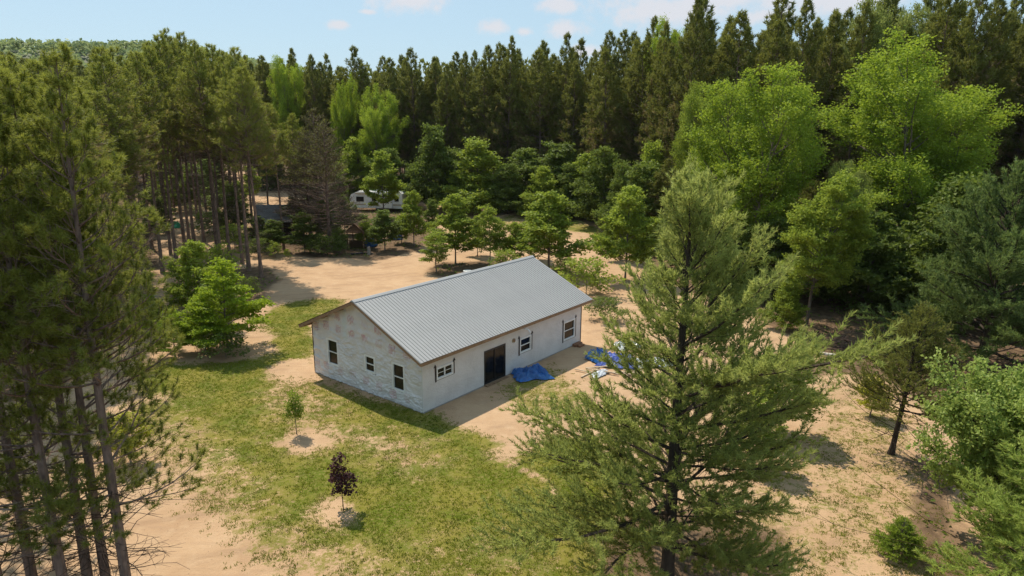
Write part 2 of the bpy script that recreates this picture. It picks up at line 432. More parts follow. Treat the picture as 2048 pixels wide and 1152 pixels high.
# small spruce
g, P, D, Tt, rng = tree(81, 1.75, .04, .08, 150, lambda t, a: .86 * (1 - t) ** 1.05 + .04, lambda t: .05 + .5 * t, .25, sub=13, sublen=.4, flat=.15, step=.07, s0=.2, whorl=6, upend=.1, subr=.002, tintf=lambda t, s, r: .1 + .8 * s * r.uniform(.4, 1.1))
fg = Geo(); needles(fg, P, D, Tt, rng, 16, .06, .014, .08, .3, 1.3)
proto('spruce', [('trunk', g.mesh('spruce_trunk', [BARKG, TWIG])), ('crown', fg.mesh('spruce_crown', FOL['spruce']))])


def broadleaf(kname, seed, H, base, nb, prof, elev, curve, fol, n=7, length=.15, width=.11, rad=.3, flatl=.45, bark=BARKG, tint=None, **kw):
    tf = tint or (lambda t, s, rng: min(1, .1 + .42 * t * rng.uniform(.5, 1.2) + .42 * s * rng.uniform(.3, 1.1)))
    g, P, D, Tt, rng = tree(seed, H, kw.pop('r', H * .011), base, nb, prof, elev, curve, tintf=tf, **kw)
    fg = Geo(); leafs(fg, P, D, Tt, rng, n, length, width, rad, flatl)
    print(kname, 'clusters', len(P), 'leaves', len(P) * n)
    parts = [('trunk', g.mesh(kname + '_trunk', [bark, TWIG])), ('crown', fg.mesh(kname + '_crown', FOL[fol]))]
    proto(kname, parts)
    return parts[0][1], P, D, Tt, rng


def with_fol(new, old, fol):
    PROTO[new] = [(p[0], p[1], FOL[fol]) if p[0] == 'crown' else p for p in PROTO[old]]


sinp = lambda a, b, p=1: (lambda t, az: a * math.sin(math.pi * min(1, b + (1 - b) * t)) ** p + .15)
# big bright aspens / maples at the right (unit size: metres)
broadleaf('tall0', 101, 19, 4, 88, lambda t, a: 4.8 * math.sin(math.pi * (.25 + .72 * t)) ** .8 * (1 + .2 * math.sin(a * 3)) + .3, lambda t: .45 + .5 * t, .35, 'bright', n=15, length=.20, width=.15, rad=.6, flatl=.55, sub=3.8, sublen=.46, flat=.4, step=.42, s0=.3, stems=3, upend=.3, spreadstem=.28, trunk_wob=.03, sides=6, sub_tube=False)
broadleaf('tall1', 102, 20, 3, 96, lambda t, a: 5.4 * math.sin(math.pi * (.22 + .74 * t)) ** .7 * (1 + .18 * math.sin(a * 3 + 1)) + .3, lambda t: .4 + .5 * t, .35, 'bright', n=15, length=.20, width=.15, rad=.6, flatl=.55, sub=3.6, sublen=.46, flat=.4, step=.42, s0=.3, stems=3, upend=.3, spreadstem=.22, trunk_wob=.03, sides=6, sub_tube=False)
# layered maples round the clearing
for i in range(4):
    broadleaf(f'maple{i}', 110 + i, 7.2, 1.1, 46, lambda t, a: 2.1 * (1 - t) ** .6 * (1 + .38 * math.sin(a * 2 + t * 8) + .22 * math.sin(t * 21)) * (1 if t > .1 else .7) + .12, lambda t: .35 + .6 * t, .1, 'maple', n=12, length=.22, width=.17, rad=.36, flatl=.42, sub=5.5, sublen=.5, flat=.25, step=.24, s0=.3, upend=.1)
# leafy to the ground, for the forest edge
for i in range(3):
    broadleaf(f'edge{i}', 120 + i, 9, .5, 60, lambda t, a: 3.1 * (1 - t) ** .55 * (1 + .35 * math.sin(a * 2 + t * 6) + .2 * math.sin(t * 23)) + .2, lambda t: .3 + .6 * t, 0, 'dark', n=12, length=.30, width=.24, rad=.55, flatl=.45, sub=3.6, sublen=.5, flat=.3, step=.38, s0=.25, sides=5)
# low shrub
for i in range(2):
    broadleaf(f'shrub{i}', 130 + i, 1.6, .1, 30, lambda t, a: 1.0 * (1 - t) ** .4 * (1 + .2 * math.sin(a * 2)) + .1, lambda t: .5 + .5 * t, 0, 'dark', n=7, length=.12, width=.09, rad=.2, sub=5, sublen=.5, flat=.4, step=.2, s0=.2, sides=4)
# beech-like saplings with flat tiers (near left)
for i in range(2):
    broadleaf(f'tier{i}', 140 + i, 5.5, .6, 40, lambda t, a: 2.2 * (1 - t) ** .7 * (1 + .2 * math.sin(a * 2 + t * 9)) + .12, lambda t: .35 + .6 * t, -.05, 'lime', n=12, length=.15, width=.11, rad=.26, flatl=.28, sub=6.5, sublen=.5, flat=.12, step=.18, s0=.25)
# thin planted saplings
broadleaf('whip0', 150, 2.3, .75, 26, lambda t, a: .42 * (1 - t) ** .5 + .05, lambda t: .7, 0, 'maple', n=9, length=.11, width=.06, rad=.15, flatl=.8, sub=12, sublen=.4, flat=.5, step=.1, s0=.2, r=.022, subr=.003)
broadleaf('whip1', 153, 2.35, .78, 22, lambda t, a: (.55 if t < .22 else .34 * (1.1 - t) ** .5) + .04, lambda t: .35 + .5 * t, 0, 'purple', n=7, length=.12, width=.10, rad=.15, flatl=.8, sub=11, sublen=.4, flat=.4, step=.1, s0=.25, r=.02, subr=.003, bark=BARKD)
# apple-like round bush
broadleaf('round0', 160, 4.6, .5, 90, lambda t, a: 2.7 * math.sin(math.pi * (.33 + .62 * t)) ** .6 * (1 + .15 * math.sin(a * 3)), lambda t: .2 + .8 * t, .1, 'apple', n=10, length=.13, width=.10, rad=.24, flatl=.6, sub=6.5, sublen=.42, flat=.5, step=.18, s0=.35, stems=3, upend=.2, spreadstem=.35, r=.11, bark=BARKD)
# open tree with trunk in sight (ironwood)
broadleaf('open0', 170, 10.8, 3.0, 54, lambda t, a: 3.9 * (1 - t) ** .5 * (1 + .3 * math.sin(a * 2 + t * 7)) * (.65 + .35 * min(1, t * 4)) + .2, lambda t: .15 + .8 * t, .0, 'maple', n=12, length=.20, width=.15, rad=.38, flatl=.42, sub=5, sublen=.5, flat=.25, step=.24, s0=.3, upend=.05, trunk_wob=.04, r=.14)
broadleaf('slim0', 171, 6, 1.4, 34, lambda t, a: 1.25 * (1 - t) ** .4 * (1 + .3 * math.sin(a * 2)) + .1, lambda t: .5, .0, 'maple', n=11, length=.17, width=.13, rad=.28, flatl=.6, sub=6, sublen=.5, flat=.3, step=.18, s0=.2, trunk_wob=.05, r=.06)
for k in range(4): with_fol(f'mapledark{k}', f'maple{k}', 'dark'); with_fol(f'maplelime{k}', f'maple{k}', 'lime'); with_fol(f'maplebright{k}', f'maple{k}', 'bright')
for k in range(3): with_fol(f'edgegreen{k}', f'edge{k}', 'maple')
with_fol('talldark', 'tall0', 'maple'); with_fol('tallpale', 'tall0', 'pale'); with_fol('slimyellow', 'slim0', 'yellow'); with_fol('openlime', 'open0', 'maple')
with_fol('shrubgreen0', 'shrub0', 'maple'); with_fol('shrubgreen1', 'shrub1', 'maple')

# ------------------------------------------------------------------ ground
def poly(pts): return np.array([ground(*p) for p in pts])


def sdf(X, Y, P):
    """signed distance, positive inside"""
    d = np.full(X.shape, 1e9); ins = np.zeros(X.shape, bool)
    for i in range(len(P)):
        a, b = P[i], P[(i + 1) % len(P)]
        ex, ey = b - a; wx, wy = X - a[0], Y - a[1]
        t = np.clip((wx * ex + wy * ey) / (ex * ex + ey * ey + 1e-9), 0, 1)
        d = np.minimum(d, np.hypot(wx - ex * t, wy - ey * t))
        c = ((a[1] > Y) != (b[1] > Y)) & (X < (b[0] - a[0]) * (Y - a[1]) / ((b[1] - a[1]) + 1e-12) + a[0])
        ins ^= c
    return np.where(ins, d, -d)


CLEAR = poly([(-700, 1400), (-420, 900), (-200, 820), (0, 790), (80, 745), (200, 690), (300, 610), (310, 520), (300, 420), (310, 345), (420, 335), (560, 345), (640, 400), (830, 402), (900, 412), (1000, 425), (1150, 432), (1215, 450), (1260, 500), (1330, 560), (1500, 620), (1620, 690), (1760, 730), (1850, 800), (2000, 900), (2200, 1000), (2600, 1400)])
LAWN = [poly(p) for p in (
    [(700, 598), (655, 592), (600, 600), (560, 608), (525, 628), (530, 660), (545, 700), (470, 715), (370, 715), (300, 720), (270, 770), (262, 820), (262, 900), (300, 985), (350, 1000), (410, 1050), (460, 1100), (500, 1200), (1230, 1200), (1210, 1100), (1250, 1000), (1260, 930), (1200, 880), (1140, 870), (1080, 880), (1010, 915), (980, 905), (1000, 880), (930, 858), (880, 830), (850, 826), (640, 750), (560, 748), (545, 735), (600, 720), (632, 720), (632, 640), (690, 620)],
    [(1010, 760), (1100, 730), (1160, 760), (1200, 830), (1120, 850), (1060, 840), (1000, 800)],
    [(885, 462), (940, 440), (1060, 432), (1150, 440), (1230, 470), (1235, 520), (1190, 470), (1100, 455), (960, 455), (900, 475)],
    [(1400, 1180), (1450, 1000), (1500, 940), (1560, 900), (1620, 860), (1640, 800), (1640, 745), (1700, 760), (1800, 800), (1850, 850), (1830, 930), (1880, 1000), (1920, 1100), (1960, 1200)],
    [(330, 415), (420, 385), (520, 395), (520, 440), (470, 470), (440, 420), (380, 430)],
)]
LSTR = [1.0, .62, .8, .47, .5]
SANDY = [poly(p) for p in (
    [(545, 735), (600, 722), (634, 735), (636, 752), (600, 757), (555, 748)],
    [(556, 880), (575, 858), (640, 862), (655, 878), (625, 892), (580, 895)],
    [(648, 1022), (672, 1002), (712, 1006), (714, 1028), (690, 1044), (655, 1040)],
    [(240, 935), (262, 905), (300, 915), (290, 940)],
    [(300, 700), (380, 690), (460, 690), (545, 672), (548, 700), (500, 715), (430, 722), (340, 722)],
    [(292, 795), (330, 785), (345, 792), (330, 802)],
)]
PATH = poly([(1010, 925), (1090, 965), (1130, 1010), (1134, 1008), (1096, 958), (1016, 918)])


def axis(lo, hi, st, far):
    a = list(np.arange(lo, hi, st)); x = hi; s = st
    while x < far: a.append(x); s *= 1.22; x += s
    a.append(far); b = []; x = lo; s = st
    while x > -far: s *= 1.22; x -= s; b.append(x)
    return np.array(b[::-1] + a)


def masks(X, Y):
    wx = (fbm(X * .5, Y * .5, 3) - .5) * 2.2; wy = (fbm(X * .5, Y * .5, 9) - .5) * 2.2
    lawn = np.zeros(X.shape)
    for P, st in zip(LAWN, LSTR): lawn = np.maximum(lawn, np.clip(.5 + sdf(X + wx * .5, Y + wy * .5, P) / 1.6, 0, 1) * st)
    for P in SANDY: lawn *= 1 - np.clip(.5 + sdf(X + wx * .9, Y + wy * .9, P) / 1.5, 0, 1)
    lawn *= 1 - .8 * np.clip(.6 + sdf(X + wx * .1, Y + wy * .1, PATH) / .3, 0, 1)
    # the turf thins out towards its lower left and right ends
    thin = np.clip(.5 + sdf(X, Y, poly([(180, 880), (330, 860), (480, 900), (560, 1010), (640, 1100), (660, 1200), (300, 1250)])) / 5, 0, 1)
    thin2 = np.clip(.5 + sdf(X, Y, poly([(560, 760), (700, 830), (860, 870), (920, 930), (820, 960), (640, 900), (540, 840)])) / 4, 0, 1)
    lawn = lawn * (1 - .58 * thin) * (1 - .48 * thin2) * (.80 + .34 * np.clip(fbm(X * .16, Y * .16, 70, 3) * 2.4 - .75, 0, 1))
    lit = np.clip(.5 - sdf(X + wx, Y + wy, CLEAR) / 3, 0, 1)
    # leaf litter and bare soil rings under the clearing's own trees
    for p in ([(340, 560), (540, 530), (560, 560), (530, 590), (470, 640), (330, 640)], [(560, 505), (640, 516), (760, 520), (850, 500), (880, 450), (850, 420), (640, 400), (540, 430), (470, 470), (530, 495)],
              [(850, 545), (880, 525), (1000, 520), (1100, 535), (1050, 560), (900, 560)], [(1620, 740), (1650, 700), (1900, 700), (1900, 790), (1700, 745)], [(1780, 900), (1900, 920), (2000, 1200), (1880, 1180), (1830, 1000)],
              [(1210, 1060), (1260, 1010), (1330, 1000), (1440, 1030), (1560, 1080), (1560, 1200), (1200, 1200)], [(1520, 720), (1600, 700), (1640, 740), (1560, 760)], [(-60, 700), (180, 700), (150, 760), (40, 800), (-80, 800)]):
        lit = np.maximum(lit, np.clip(.5 + sdf(X + wx, Y + wy, poly(p)) / 2, 0, 1) * .72)
    return lawn, lit


BERM = poly([(900, 428), (960, 420), (1100, 424), (1210, 452), (1216, 466), (1100, 442), (960, 440)])


def zground(X, Y):
    z = (fbm(X * .35, Y * .35, 40, 3) - .5) * .10
    z = z + .7 * np.clip(sdf(X, Y, BERM) / 2.5 + .2, 0, 1) * fbm(X * .8, Y * .8, 41, 3)
    hx0, hy0, hx1, hy1 = -9, 31, 7, 52
    return z * np.clip((120 - np.hypot(X, Y - 60)) / 40, 0, 1) - .05


ax = axis(-44, 44, .42, 2500); ay = axis(12, 110, .42, 2500)
X, Y = np.meshgrid(ax, ay); Xf, Yf = X.ravel(), Y.ravel()
lawn, lit = masks(Xf, Yf)
g = Geo(); nx, ny = len(ax), len(ay)
i, j = np.meshgrid(np.arange(nx - 1), np.arange(ny - 1)); b = (j * nx + i).ravel()
g.add(np.stack([Xf, Yf, zground(Xf, Yf)], 1), np.stack([b, b + 1, b + nx + 1, b + nx], 1), lawn)
gm = bpy.data.materials.new('sandy_ground'); gm.use_nodes = True; T = NT(gm.node_tree)
tc = T.node('ShaderNodeTexCoord').outputs['Object']
al = T.node('ShaderNodeAttribute', attribute_name='tint').outputs['Fac']
lt = T.node('ShaderNodeAttribute', attribute_name='litter').outputs['Fac']
n1 = T.noise(tc, .35, 4); n2 = T.noise(tc, 1.6, 5, .6); n3 = T.noise(tc, 7, 5, .65); n4 = T.noise(tc, 28, 3, .6)
sand = T.mix(T.step(n1, .3, .7), (.50, .335, .205), (.42, .27, .16))
sand = T.mix(T.step(n2, .45, .75, 0, .55), sand, (.55, .39, .25))
sand = T.mix(T.step(n3, .55, .8, 0, .5), sand, (.36, .23, .135))
trk = T.noise(T.node('ShaderNodeMapping', ins={0: tc, 'Rotation': (0, 0, .35), 'Scale': (.25, 3.2, 1)}).outputs[0], 1.3, 4, .6, dist=.6)
sand = T.mix(T.step(trk, .5, .72, 0, .38), sand, (.38, .25, .16))
arc = T.node('ShaderNodeTexWave', wave_type='RINGS', rings_direction='Z', ins={0: T.node('ShaderNodeMapping', ins={0: tc, 'Location': (26, -88, 0)}).outputs[0], 'Scale': .22, 'Distortion': 5.0, 'Detail': 3.0, 'Detail Scale': .35})
sand = T.mix(T.math('MULTIPLY', T.step(arc.outputs['Fac'], .72, .98), T.step(n1, .42, .6, 0, .45)), sand, (.33, .215, .135))
peb = T.node('ShaderNodeTexVoronoi', feature='F1', ins={0: tc, 'Scale': 3.2})
sand = T.mix(T.step(peb.outputs['Distance'], .10, .05, 0, .55), sand, (.20, .14, .095))
a2 = T.math('ADD', al, T.math('ADD', T.math('MULTIPLY', T.math('SUBTRACT', n2, .5), 1.1), T.math('ADD', T.math('MULTIPLY', T.math('SUBTRACT', n3, .5), 1.3), T.math('MULTIPLY', T.math('SUBTRACT', n4, .5), .5))))
gf = T.math('MULTIPLY', T.step(a2, .44, .80), T.step(al, .03, .25))
n5 = T.noise(tc, .55, 3)
grass = T.mix(T.step(n5, .35, .65), (.095, .128, .010), (.19, .175, .028))
grass = T.mix(T.step(n3, .4, .75, 0, .8), grass, (.29, .22, .085))
grass = T.mix(T.step(n4, .55, .8, 0, .6), grass, (.05, .07, .008))
c = T.mix(gf, sand, grass)
litc = T.mix(T.step(n2, .35, .65), (.11, .072, .047), (.20, .13, .08)); litc = T.mix(T.step(n4, .5, .8, 0, .7), litc, (.06, .07, .02))
lf = T.step(T.math('ADD', lt, T.math('MULTIPLY', T.math('SUBTRACT', n2, .5), .7)), .2, .55)
c = T.mix(lf, c, litc)
hgt = T.math('ADD', T.math('MULTIPLY', n3, .6), T.math('ADD', T.math('MULTIPLY', n4, .3), T.math('MULTIPLY', trk, .5)))
p = principled(T, c, .95, .1, 0, hgt, .7, .08)
T.node('ShaderNodeOutputMaterial', ins={0: p.outputs[0]})
me = g.mesh('ground', gm, True)
a = me.attributes.new('litter', 'FLOAT', 'POINT'); a.data.foreach_set('value', lit.astype(np.float32))
obj('ground', me, kind='structure')

# grass blades: tussocks on the lawn, thinner where the sand shows
rng = np.random.default_rng(5)
N = 215000
gx = rng.uniform(-26, 26, N); gy = 17.5 + 45 * rng.uniform(0, 1, N) ** 1.35
lw, lt_ = masks(gx, gy)
nz = fbm(gx * 1.6, gy * 1.6, 60, 4) - .5; nf = fbm(gx * 7, gy * 7, 61, 2) - .5
keep = (lw > .1) & (lw + nz * 2.0 + nf * 1.4 > .56) & (rng.uniform(0, 1, N) < .95)
# not under the house
HX, HY, YAW = -4.584, 32.533, .8979
hu = (gx - HX) * math.cos(YAW) + (gy - HY) * math.sin(YAW); hv = -(gx - HX) * math.sin(YAW) + (gy - HY) * math.cos(YAW)
keep &= ~((hu > -.1) & (hu < 15.1) & (hv > -.15) & (hv < 9.5))
gx, gy = gx[keep], gy[keep]; m = len(gx); print('tufts', m)
k = 5
bp = np.stack([gx, gy, zground(gx, gy) - .01], 1)[:, None] + np.concatenate([rng.normal(size=(m, k, 2)) * .045, np.zeros((m, k, 1))], 2)
h = rng.uniform(.03, .085, (m, k, 1)); th = rng.uniform(0, 6.28, (m, k, 1))
sd = np.concatenate([np.cos(th), np.sin(th), 0 * th], 2) * .016
tp = bp + np.concatenate([rng.normal(size=(m, k, 2)) * .03, h], 2)
V = np.stack([bp - sd, bp + sd, tp], 2).reshape(-1, 3)
tt = np.clip(fbm(gx * .5, gy * .5, 62, 3) * 1.5 - .25, 0, 1)[:, None] + rng.uniform(-.3, .3, (m, k))
g = Geo(); g.add(V, np.arange(len(V)).reshape(-1, 3), np.repeat(np.clip(tt, 0, 1.5).ravel(), 3))
gmat = foliage('grass_blades', (.075, .115, .006), (.25, .27, .024), .3, .12, yel=(.45, .36, .15))
o = obj('grass', g.mesh('grass', gmat), kind='stuff'); tag(o, 'short patchy green grass growing round the house on sandy soil', 'grass')

# leaf litter and weeds in the forest edge: short dark plants
N = 60000
gx = rng.uniform(-60, 60, N); gy = rng.uniform(20, 125, N); lw, l2 = masks(gx, gy)
keep = (l2 > .45) & (fbm(gx * .6, gy * .6, 63, 3) > .5) & (np.hypot(gx / 1.1, gy - 0) < 125)
gx, gy = gx[keep][:6000], gy[keep][:6000]
P = np.stack([gx, gy, np.full(len(gx), .1)], 1)
g = Geo(); leafs(g, P, P * 0 + [0, 0, 1], rng.uniform(0, .8, len(P)), rng, 4, .22, .16, .4, .5)
o = obj('undergrowth', g.mesh('undergrowth', FOL['dark']), kind='stuff'); tag(o, 'low dark weeds and seedlings on the forest floor', 'undergrowth')

# ------------------------------------------------------------------ far hills
def hill_z(x, y):
    d = np.hypot(x + 260, (y - 620) * .8)
    s = 1 / (1 + np.exp((x + 150 + (y - 560) * .05) / 44.))
    z = 66 * s * np.clip((y - 330) / 200, 0, 1) * np.clip((y - 330) / 200, 0, 1)
    return z * (.92 + .12 * fbm(x * .008 + 3, y * .008, 80, 3)) - .4


hx = np.linspace(-760, 140, 90); hy = np.linspace(320, 900, 50); X, Y = np.meshgrid(hx, hy)
i, j = np.meshgrid(np.arange(89), np.arange(49)); b = (j * 90 + i).ravel()
g = Geo(); g.add(np.stack([X.ravel(), Y.ravel(), hill_z(X.ravel(), Y.ravel())], 1), np.stack([b, b + 1, b + 91, b + 90], 1))
obj('hills', g.mesh('hills', mat('hill_soil', (.06, .08, .03), (.04, .06, .02), .1), True), kind='structure')
rng = np.random.default_rng(81)
N = 4600; x = rng.uniform(-560, 90, N); y = 345 + 265 * rng.uniform(0, 1, N)
z = hill_z(x, y); q = (z > 1); x, y, z = x[q], y[q], z[q]
m = len(x); k = 14
r_ = rng.uniform(3.2, 5.6, m)
dv = rng.normal(size=(m, k, 3)); dv[..., 2] = np.abs(dv[..., 2]) * 1.0 - .2; dv /= np.linalg.norm(dv, axis=2)[..., None]
C = np.stack([x, y, z + 4.5], 1)[:, None] + dv * (r_[:, None, None] * rng.uniform(.7, 1.08, (m, k, 1))) * [1, 1, .85]
P = C.reshape(-1, 3); tn = np.repeat(rng.uniform(.05, .9, m), k)
g = Geo(); leafs(g, P, P, tn, rng, 1, 3.1, 2.5, .3, 1., .6)
o = obj('hillside_wood', g.mesh('hillside_wood', FOL['hill']), kind='stuff'); tag(o, 'hazy green hardwood forest covering the far hill', 'forest')

# ------------------------------------------------------------------ pine plantation behind the clearing
EDGE = [ground(*p) for p in ((560, 400), (700, 395), (850, 405), (950, 412), (1100, 425), (1240, 462), (1330, 510), (1450, 550), (1600, 610), (1780, 650), (2048, 735))]
EDGE = [(-190, 150), (-120, 145), (-62, 140)] + EDGE[1:] + [(60, 36), (90, 20)]
EDGE = np.array(EDGE)
PINE_EDGE = [(-190, 150), (-120, 145), (-62, 140)] + [ground(*p) for p in ((700, 395), (850, 405), (950, 412), (1100, 425), (1240, 462), (1330, 485), (1450, 500), (1620, 512), (1800, 530), (2048, 560))] + [(75, 50), (110, 30)]
FOREST = np.concatenate([np.array(PINE_EDGE), [(420, 20), (420, 330), (-420, 330), (-420, 150)]])
rng = np.random.default_rng(90)
spots = []
for r_i in range(0, 62):
    for c_i in range(-90, 110):
        x = c_i * 4.6 + rng.normal() * .8; y = 30 + r_i * 4.6 + rng.normal() * .8
        x, y = x * .96 - y * .28 + 20, y * .96 + x * .28
        spots.append((x, y))
spots = np.array(spots)
dd = sdf(spots[:, 0], spots[:, 1], FOREST)
ang = np.abs(np.arctan2(spots[:, 0], spots[:, 1]))
keep = (dd > 5) & (ang < .76) & (spots[:, 1] > 40)
sp, dk = spots[keep], dd[keep]
order = np.argsort(dk + .12 * np.hypot(sp[:, 0], sp[:, 1])); sp = sp[order]; dk = dk[order]
front = sp[:195]; rest = sp[195:880]
rest = np.concatenate([rest, np.array([(-150 + i * 3.4, 176 + (i * 7 % 23)) for i in range(44)])])
print('plantation', len(front), len(rest))
for i, (x, y) in enumerate(front):
    s = rng.uniform(.90, 1.10); w = rng.uniform(.9, 1.35)
    s *= 1.05 + .08 * min(1, max(0, (x - 5) / 25)) + .04 * (i % 7 == 0)
    plant(f'far{i % 5}', 'red_pine', 'tall dark red pine in the dense plantation behind the clearing', 'tree', x, y, (w, w, s), rng.uniform(0, 6.28), 'red pines of the plantation behind the clearing', tilt=rng.normal() * .012)
# the rows behind: thinner copies joined into one wood
P0, D0, T0 = [], [], []
g, P, D, Tt, r3 = tree(99, 25, .18, 12, 60, lambda t, a: 2.8 * (1 - t) ** .6 + .4, lambda t: .1 + .6 * t, .5, sub=1.6, sublen=.4, flat=.3, step=.9, s0=.3, whorl=5, upend=.4, sides=4, sub_tube=False)
keepc = P[:, 2] > 13; P, D = P[keepc], D[keepc]
sel = r3.choice(len(P), min(125, len(P)), replace=False); P, D = P[sel], D[sel]
AP, AD, AT = [], [], []
g = Geo()
for x, y in rest:
    a = rng.uniform(0, 6.28); s = rng.uniform(.93, 1.09); R = np.array([[math.cos(a), -math.sin(a), 0], [math.sin(a), math.cos(a), 0], [0, 0, 1]])
    AP.append((P @ R.T) * [1, 1, s] + [x, y, 0]); AD.append(D @ R.T); AT.append(np.clip(.2 + .5 * (P[:, 2] - 14) / 11 + rng.uniform(-.15, .15), 0, 1))
    g.tube([(x, y, 0), (x, y, 24 * s)], (.18, .03), 3, mi=1, cap=False)
needles(g, np.concatenate(AP), np.concatenate(AD), np.concatenate(AT), rng, 2, .75, .42, .4, .2, 1.2)
o = obj('pine_wood', g.mesh('pine_wood', [FOL['pineback'], BARK]), kind='stuff'); tag(o, 'deeper rows of the pine plantation receding behind the front trees', 'forest')

# pines behind the left stand and along the left edge
LEFTB = [(10, 800), (62, 775), (112, 745), (-60, 760), (20, 725), (90, 700), (160, 690), (-50, 690), (40, 665), (200, 650), (120, 640), (-40, 630), (240, 615), (170, 605), (280, 590), (60, 600), (-20, 590), (290, 560), (220, 560), (150, 560), (80, 560), (10, 555), (-60, 560),
         (250, 530), (180, 525), (110, 520), (40, 520), (-30, 520), (270, 500), (200, 495), (120, 490), (40, 490), (-40, 490), (240, 470), (150, 465), (60, 462), (-20, 460), (270, 445), (190, 440), (100, 438), (10, 438), (230, 420), (130, 415), (40, 415), (-60, 420), (280, 405), (180, 400), (80, 398), (-20, 398)]
for i, (px, py) in enumerate(LEFTB):
    x, y = ground(px, py); s = rng.uniform(.82, .95) * (.87 if py > 700 else (.93 if py > 600 else 1)); w = rng.uniform(1.0, 1.3)
    plant(f'mid{i % 3}', 'red_pine', 'red pine deep in the dark stand along the left edge', 'tree', x, y, (w, w, s), rng.uniform(0, 6.28), 'red pines crowding the left edge')
# the bare-stemmed pines by the sand road: (base px, top py, label)
STAND = [((523, 552), 130, 'tall bare-stemmed pine standing alone at the bend of the sand road'),
         ((498, 540), 92, 'second bare-stemmed pine left of the one at the road bend'),
         ((485, 527), 100, 'slender third bare-stemmed pine left of the road bend'),
         ((459, 513), 85, 'thick bare-stemmed pine fourth from the road bend'),
         ((443, 527), 78, 'fifth bare-stemmed pine from the road bend, beside the green bush'),
         ((434, 509), 95, 'sixth bare-stemmed pine from the road bend, almost touching its neighbour'),
         ((408, 483), 62, 'single straight pine stem in front of the sandy gap in the stand'),
         ((388, 482), 70, 'rightmost stem of the tight trio of pines in the left stand'),
         ((379, 490), 58, 'middle stem of the tight trio of pines in the left stand'),
         ((371, 503), 66, 'leftmost and nearest stem of the tight trio of pines'),
         ((353, 524), 90, 'right stem of the crossed pair of pines behind the dead branches'),
         ((342, 510), 84, 'left stem of the crossed pair of pines behind the dead branches'),
         ((325, 545), 100, 'dark thick pine beside the near crown, leftmost of the open stand'),
         ((304, 496), 104, 'dark pine half hidden by the near crown at the stand edge')]
for i, ((px, py), ty, lab) in enumerate(STAND):
    x, y = ground(px, py); H = top_at(px, ty, y); w = .95 + .25 * rng.uniform()
    plant(f'mid{i % 3}', 'red_pine', lab, 'tree', x, y, (w, w, H / 22), rng.uniform(0, 6.28), 'bare-stemmed pines of the left stand')
for i, (px, py) in enumerate(((470, 470), (440, 455), (415, 450), (395, 440), (365, 455), (335, 465), (480, 455), (505, 450), (320, 440), (350, 430))):
    x, y = ground(px, py)
    plant(f'mid{i % 3}', 'red_pine', 'red pine standing behind the front stems of the left stand', 'tree', x, y, (1.1, 1.1, rng.uniform(.98, 1.08)), rng.uniform(0, 6.28), 'rear pines of the left stand')
for (px, py), ty, lab in (((540, 462), 210, 'pine with a leaning stem behind the dark cabin'), ((568, 500), 205, 'reddish pine stem right of the dark cabin'), ((596, 470), 225, 'pine between the cabin and the brown bare pines')):
    x, y = ground(px, py); plant('mid1', 'red_pine', lab, 'tree', x, y, (.85, .85, top_at(px, ty, y) / 22), rng.uniform(0, 6.28), 'pines round the cabin')
for (px, py), ty, lab in (((640, 475), 215, 'brown half-dead pine left of the camper with bare twigs'), ((660, 500), 240, 'nearest brown twiggy pine left of the camper'), ((622, 480), 260, 'small brown twiggy pine right of the cabin')):
    x, y = ground(px, py); H = top_at(px, ty, y); plant('brownpine', 'bare_pine', lab, 'tree', x, y, (1.45, 1.45, H / 16), rng.uniform(0, 6.28), 'half-dead brown pines by the camper')

# near pines at the lower left
NEAR = [((268, 1270), 100, 'nearest red pine of the left foreground, its trunk rightmost at the bottom edge', 0, 1.0),
        ((222, 1225), 170, 'red pine just behind the nearest foreground trunk', 1, .95),
        ((188, 1235), 140, 'foreground red pine with the trunk middlemost of the left group', 2, 1.0),
        ((148, 1290), 120, 'foreground red pine with a dark trunk left of the middle one', 0, 1.0),
        ((118, 1130), 160, 'slender foreground red pine seen through the others', 1, .9),
        ((80, 1240), 110, 'foreground red pine with its trunk near the left picture corner', 2, 1.05),
        ((30, 1330), 130, 'foreground red pine cut by the left edge of the picture', 1, 1.0),
        ((-60, 1180), 100, 'outermost foreground pine whose crown enters from the left', 0, 1.1),
        ((-20, 1010), 110, 'red pine behind the foreground group at the left edge', 2, 1.1)]
for (px, py), ty, lab, k, w in NEAR:
    x, y = ground(px, py); H = top_at(px - .125 * (py - ty), ty, y)
    plant(f'near{k}', 'red_pine', lab, 'tree', x, y, (w, w, H / 18.5), rng.uniform(0, 6.28), 'foreground red pines')

# ------------------------------------------------------------------ single trees: kind, name, base px, top py, width scale, label
hx_, hy_ = ground(1332, 1180); H = 13.2
e = plant('hero', 'white_pine', 'large feathery white pine standing in front of the house end', 'tree', hx_, hy_, (1, 1, 1), .6)
x, y = ground(1955, 742); plant('dwp', 'white_pine', 'broad dark white pine at the right edge behind the slender conifer', 'tree', x, y, (1, 1, 1.0), 1.2)
x, y = ground(2230, 700); plant('dwp', 'white_pine', 'white pine half out of the picture at the right edge', 'tree', x, y, (1, 1, 1.15), 3.2)
x, y = ground(1640, 590); plant('dwp', 'white_pine', 'dark white pine in the shade behind the tree with the pale forked trunk', 'tree', x, y, (.7, .7, .7), 2.2)
x, y = ground(2110, 1230); plant('cwp', 'white_pine', 'light green young white pine in the lower right corner', 'tree', x, y, (1.25, 1.25, 1.0), 0)
x, y = ground(1783, 905); plant('jack', 'jack_pine', 'slender leaning olive conifer with a bare lower trunk on the sandy slope', 'tree', x, y, (1.25, 1.25, 1.0), .4, tilt=.07)
x, y = ground(1797, 1112); plant('spruce', 'spruce', 'small bushy conical spruce on the sand at lower right', 'tree', x, y, (1, 1, 1), 0)

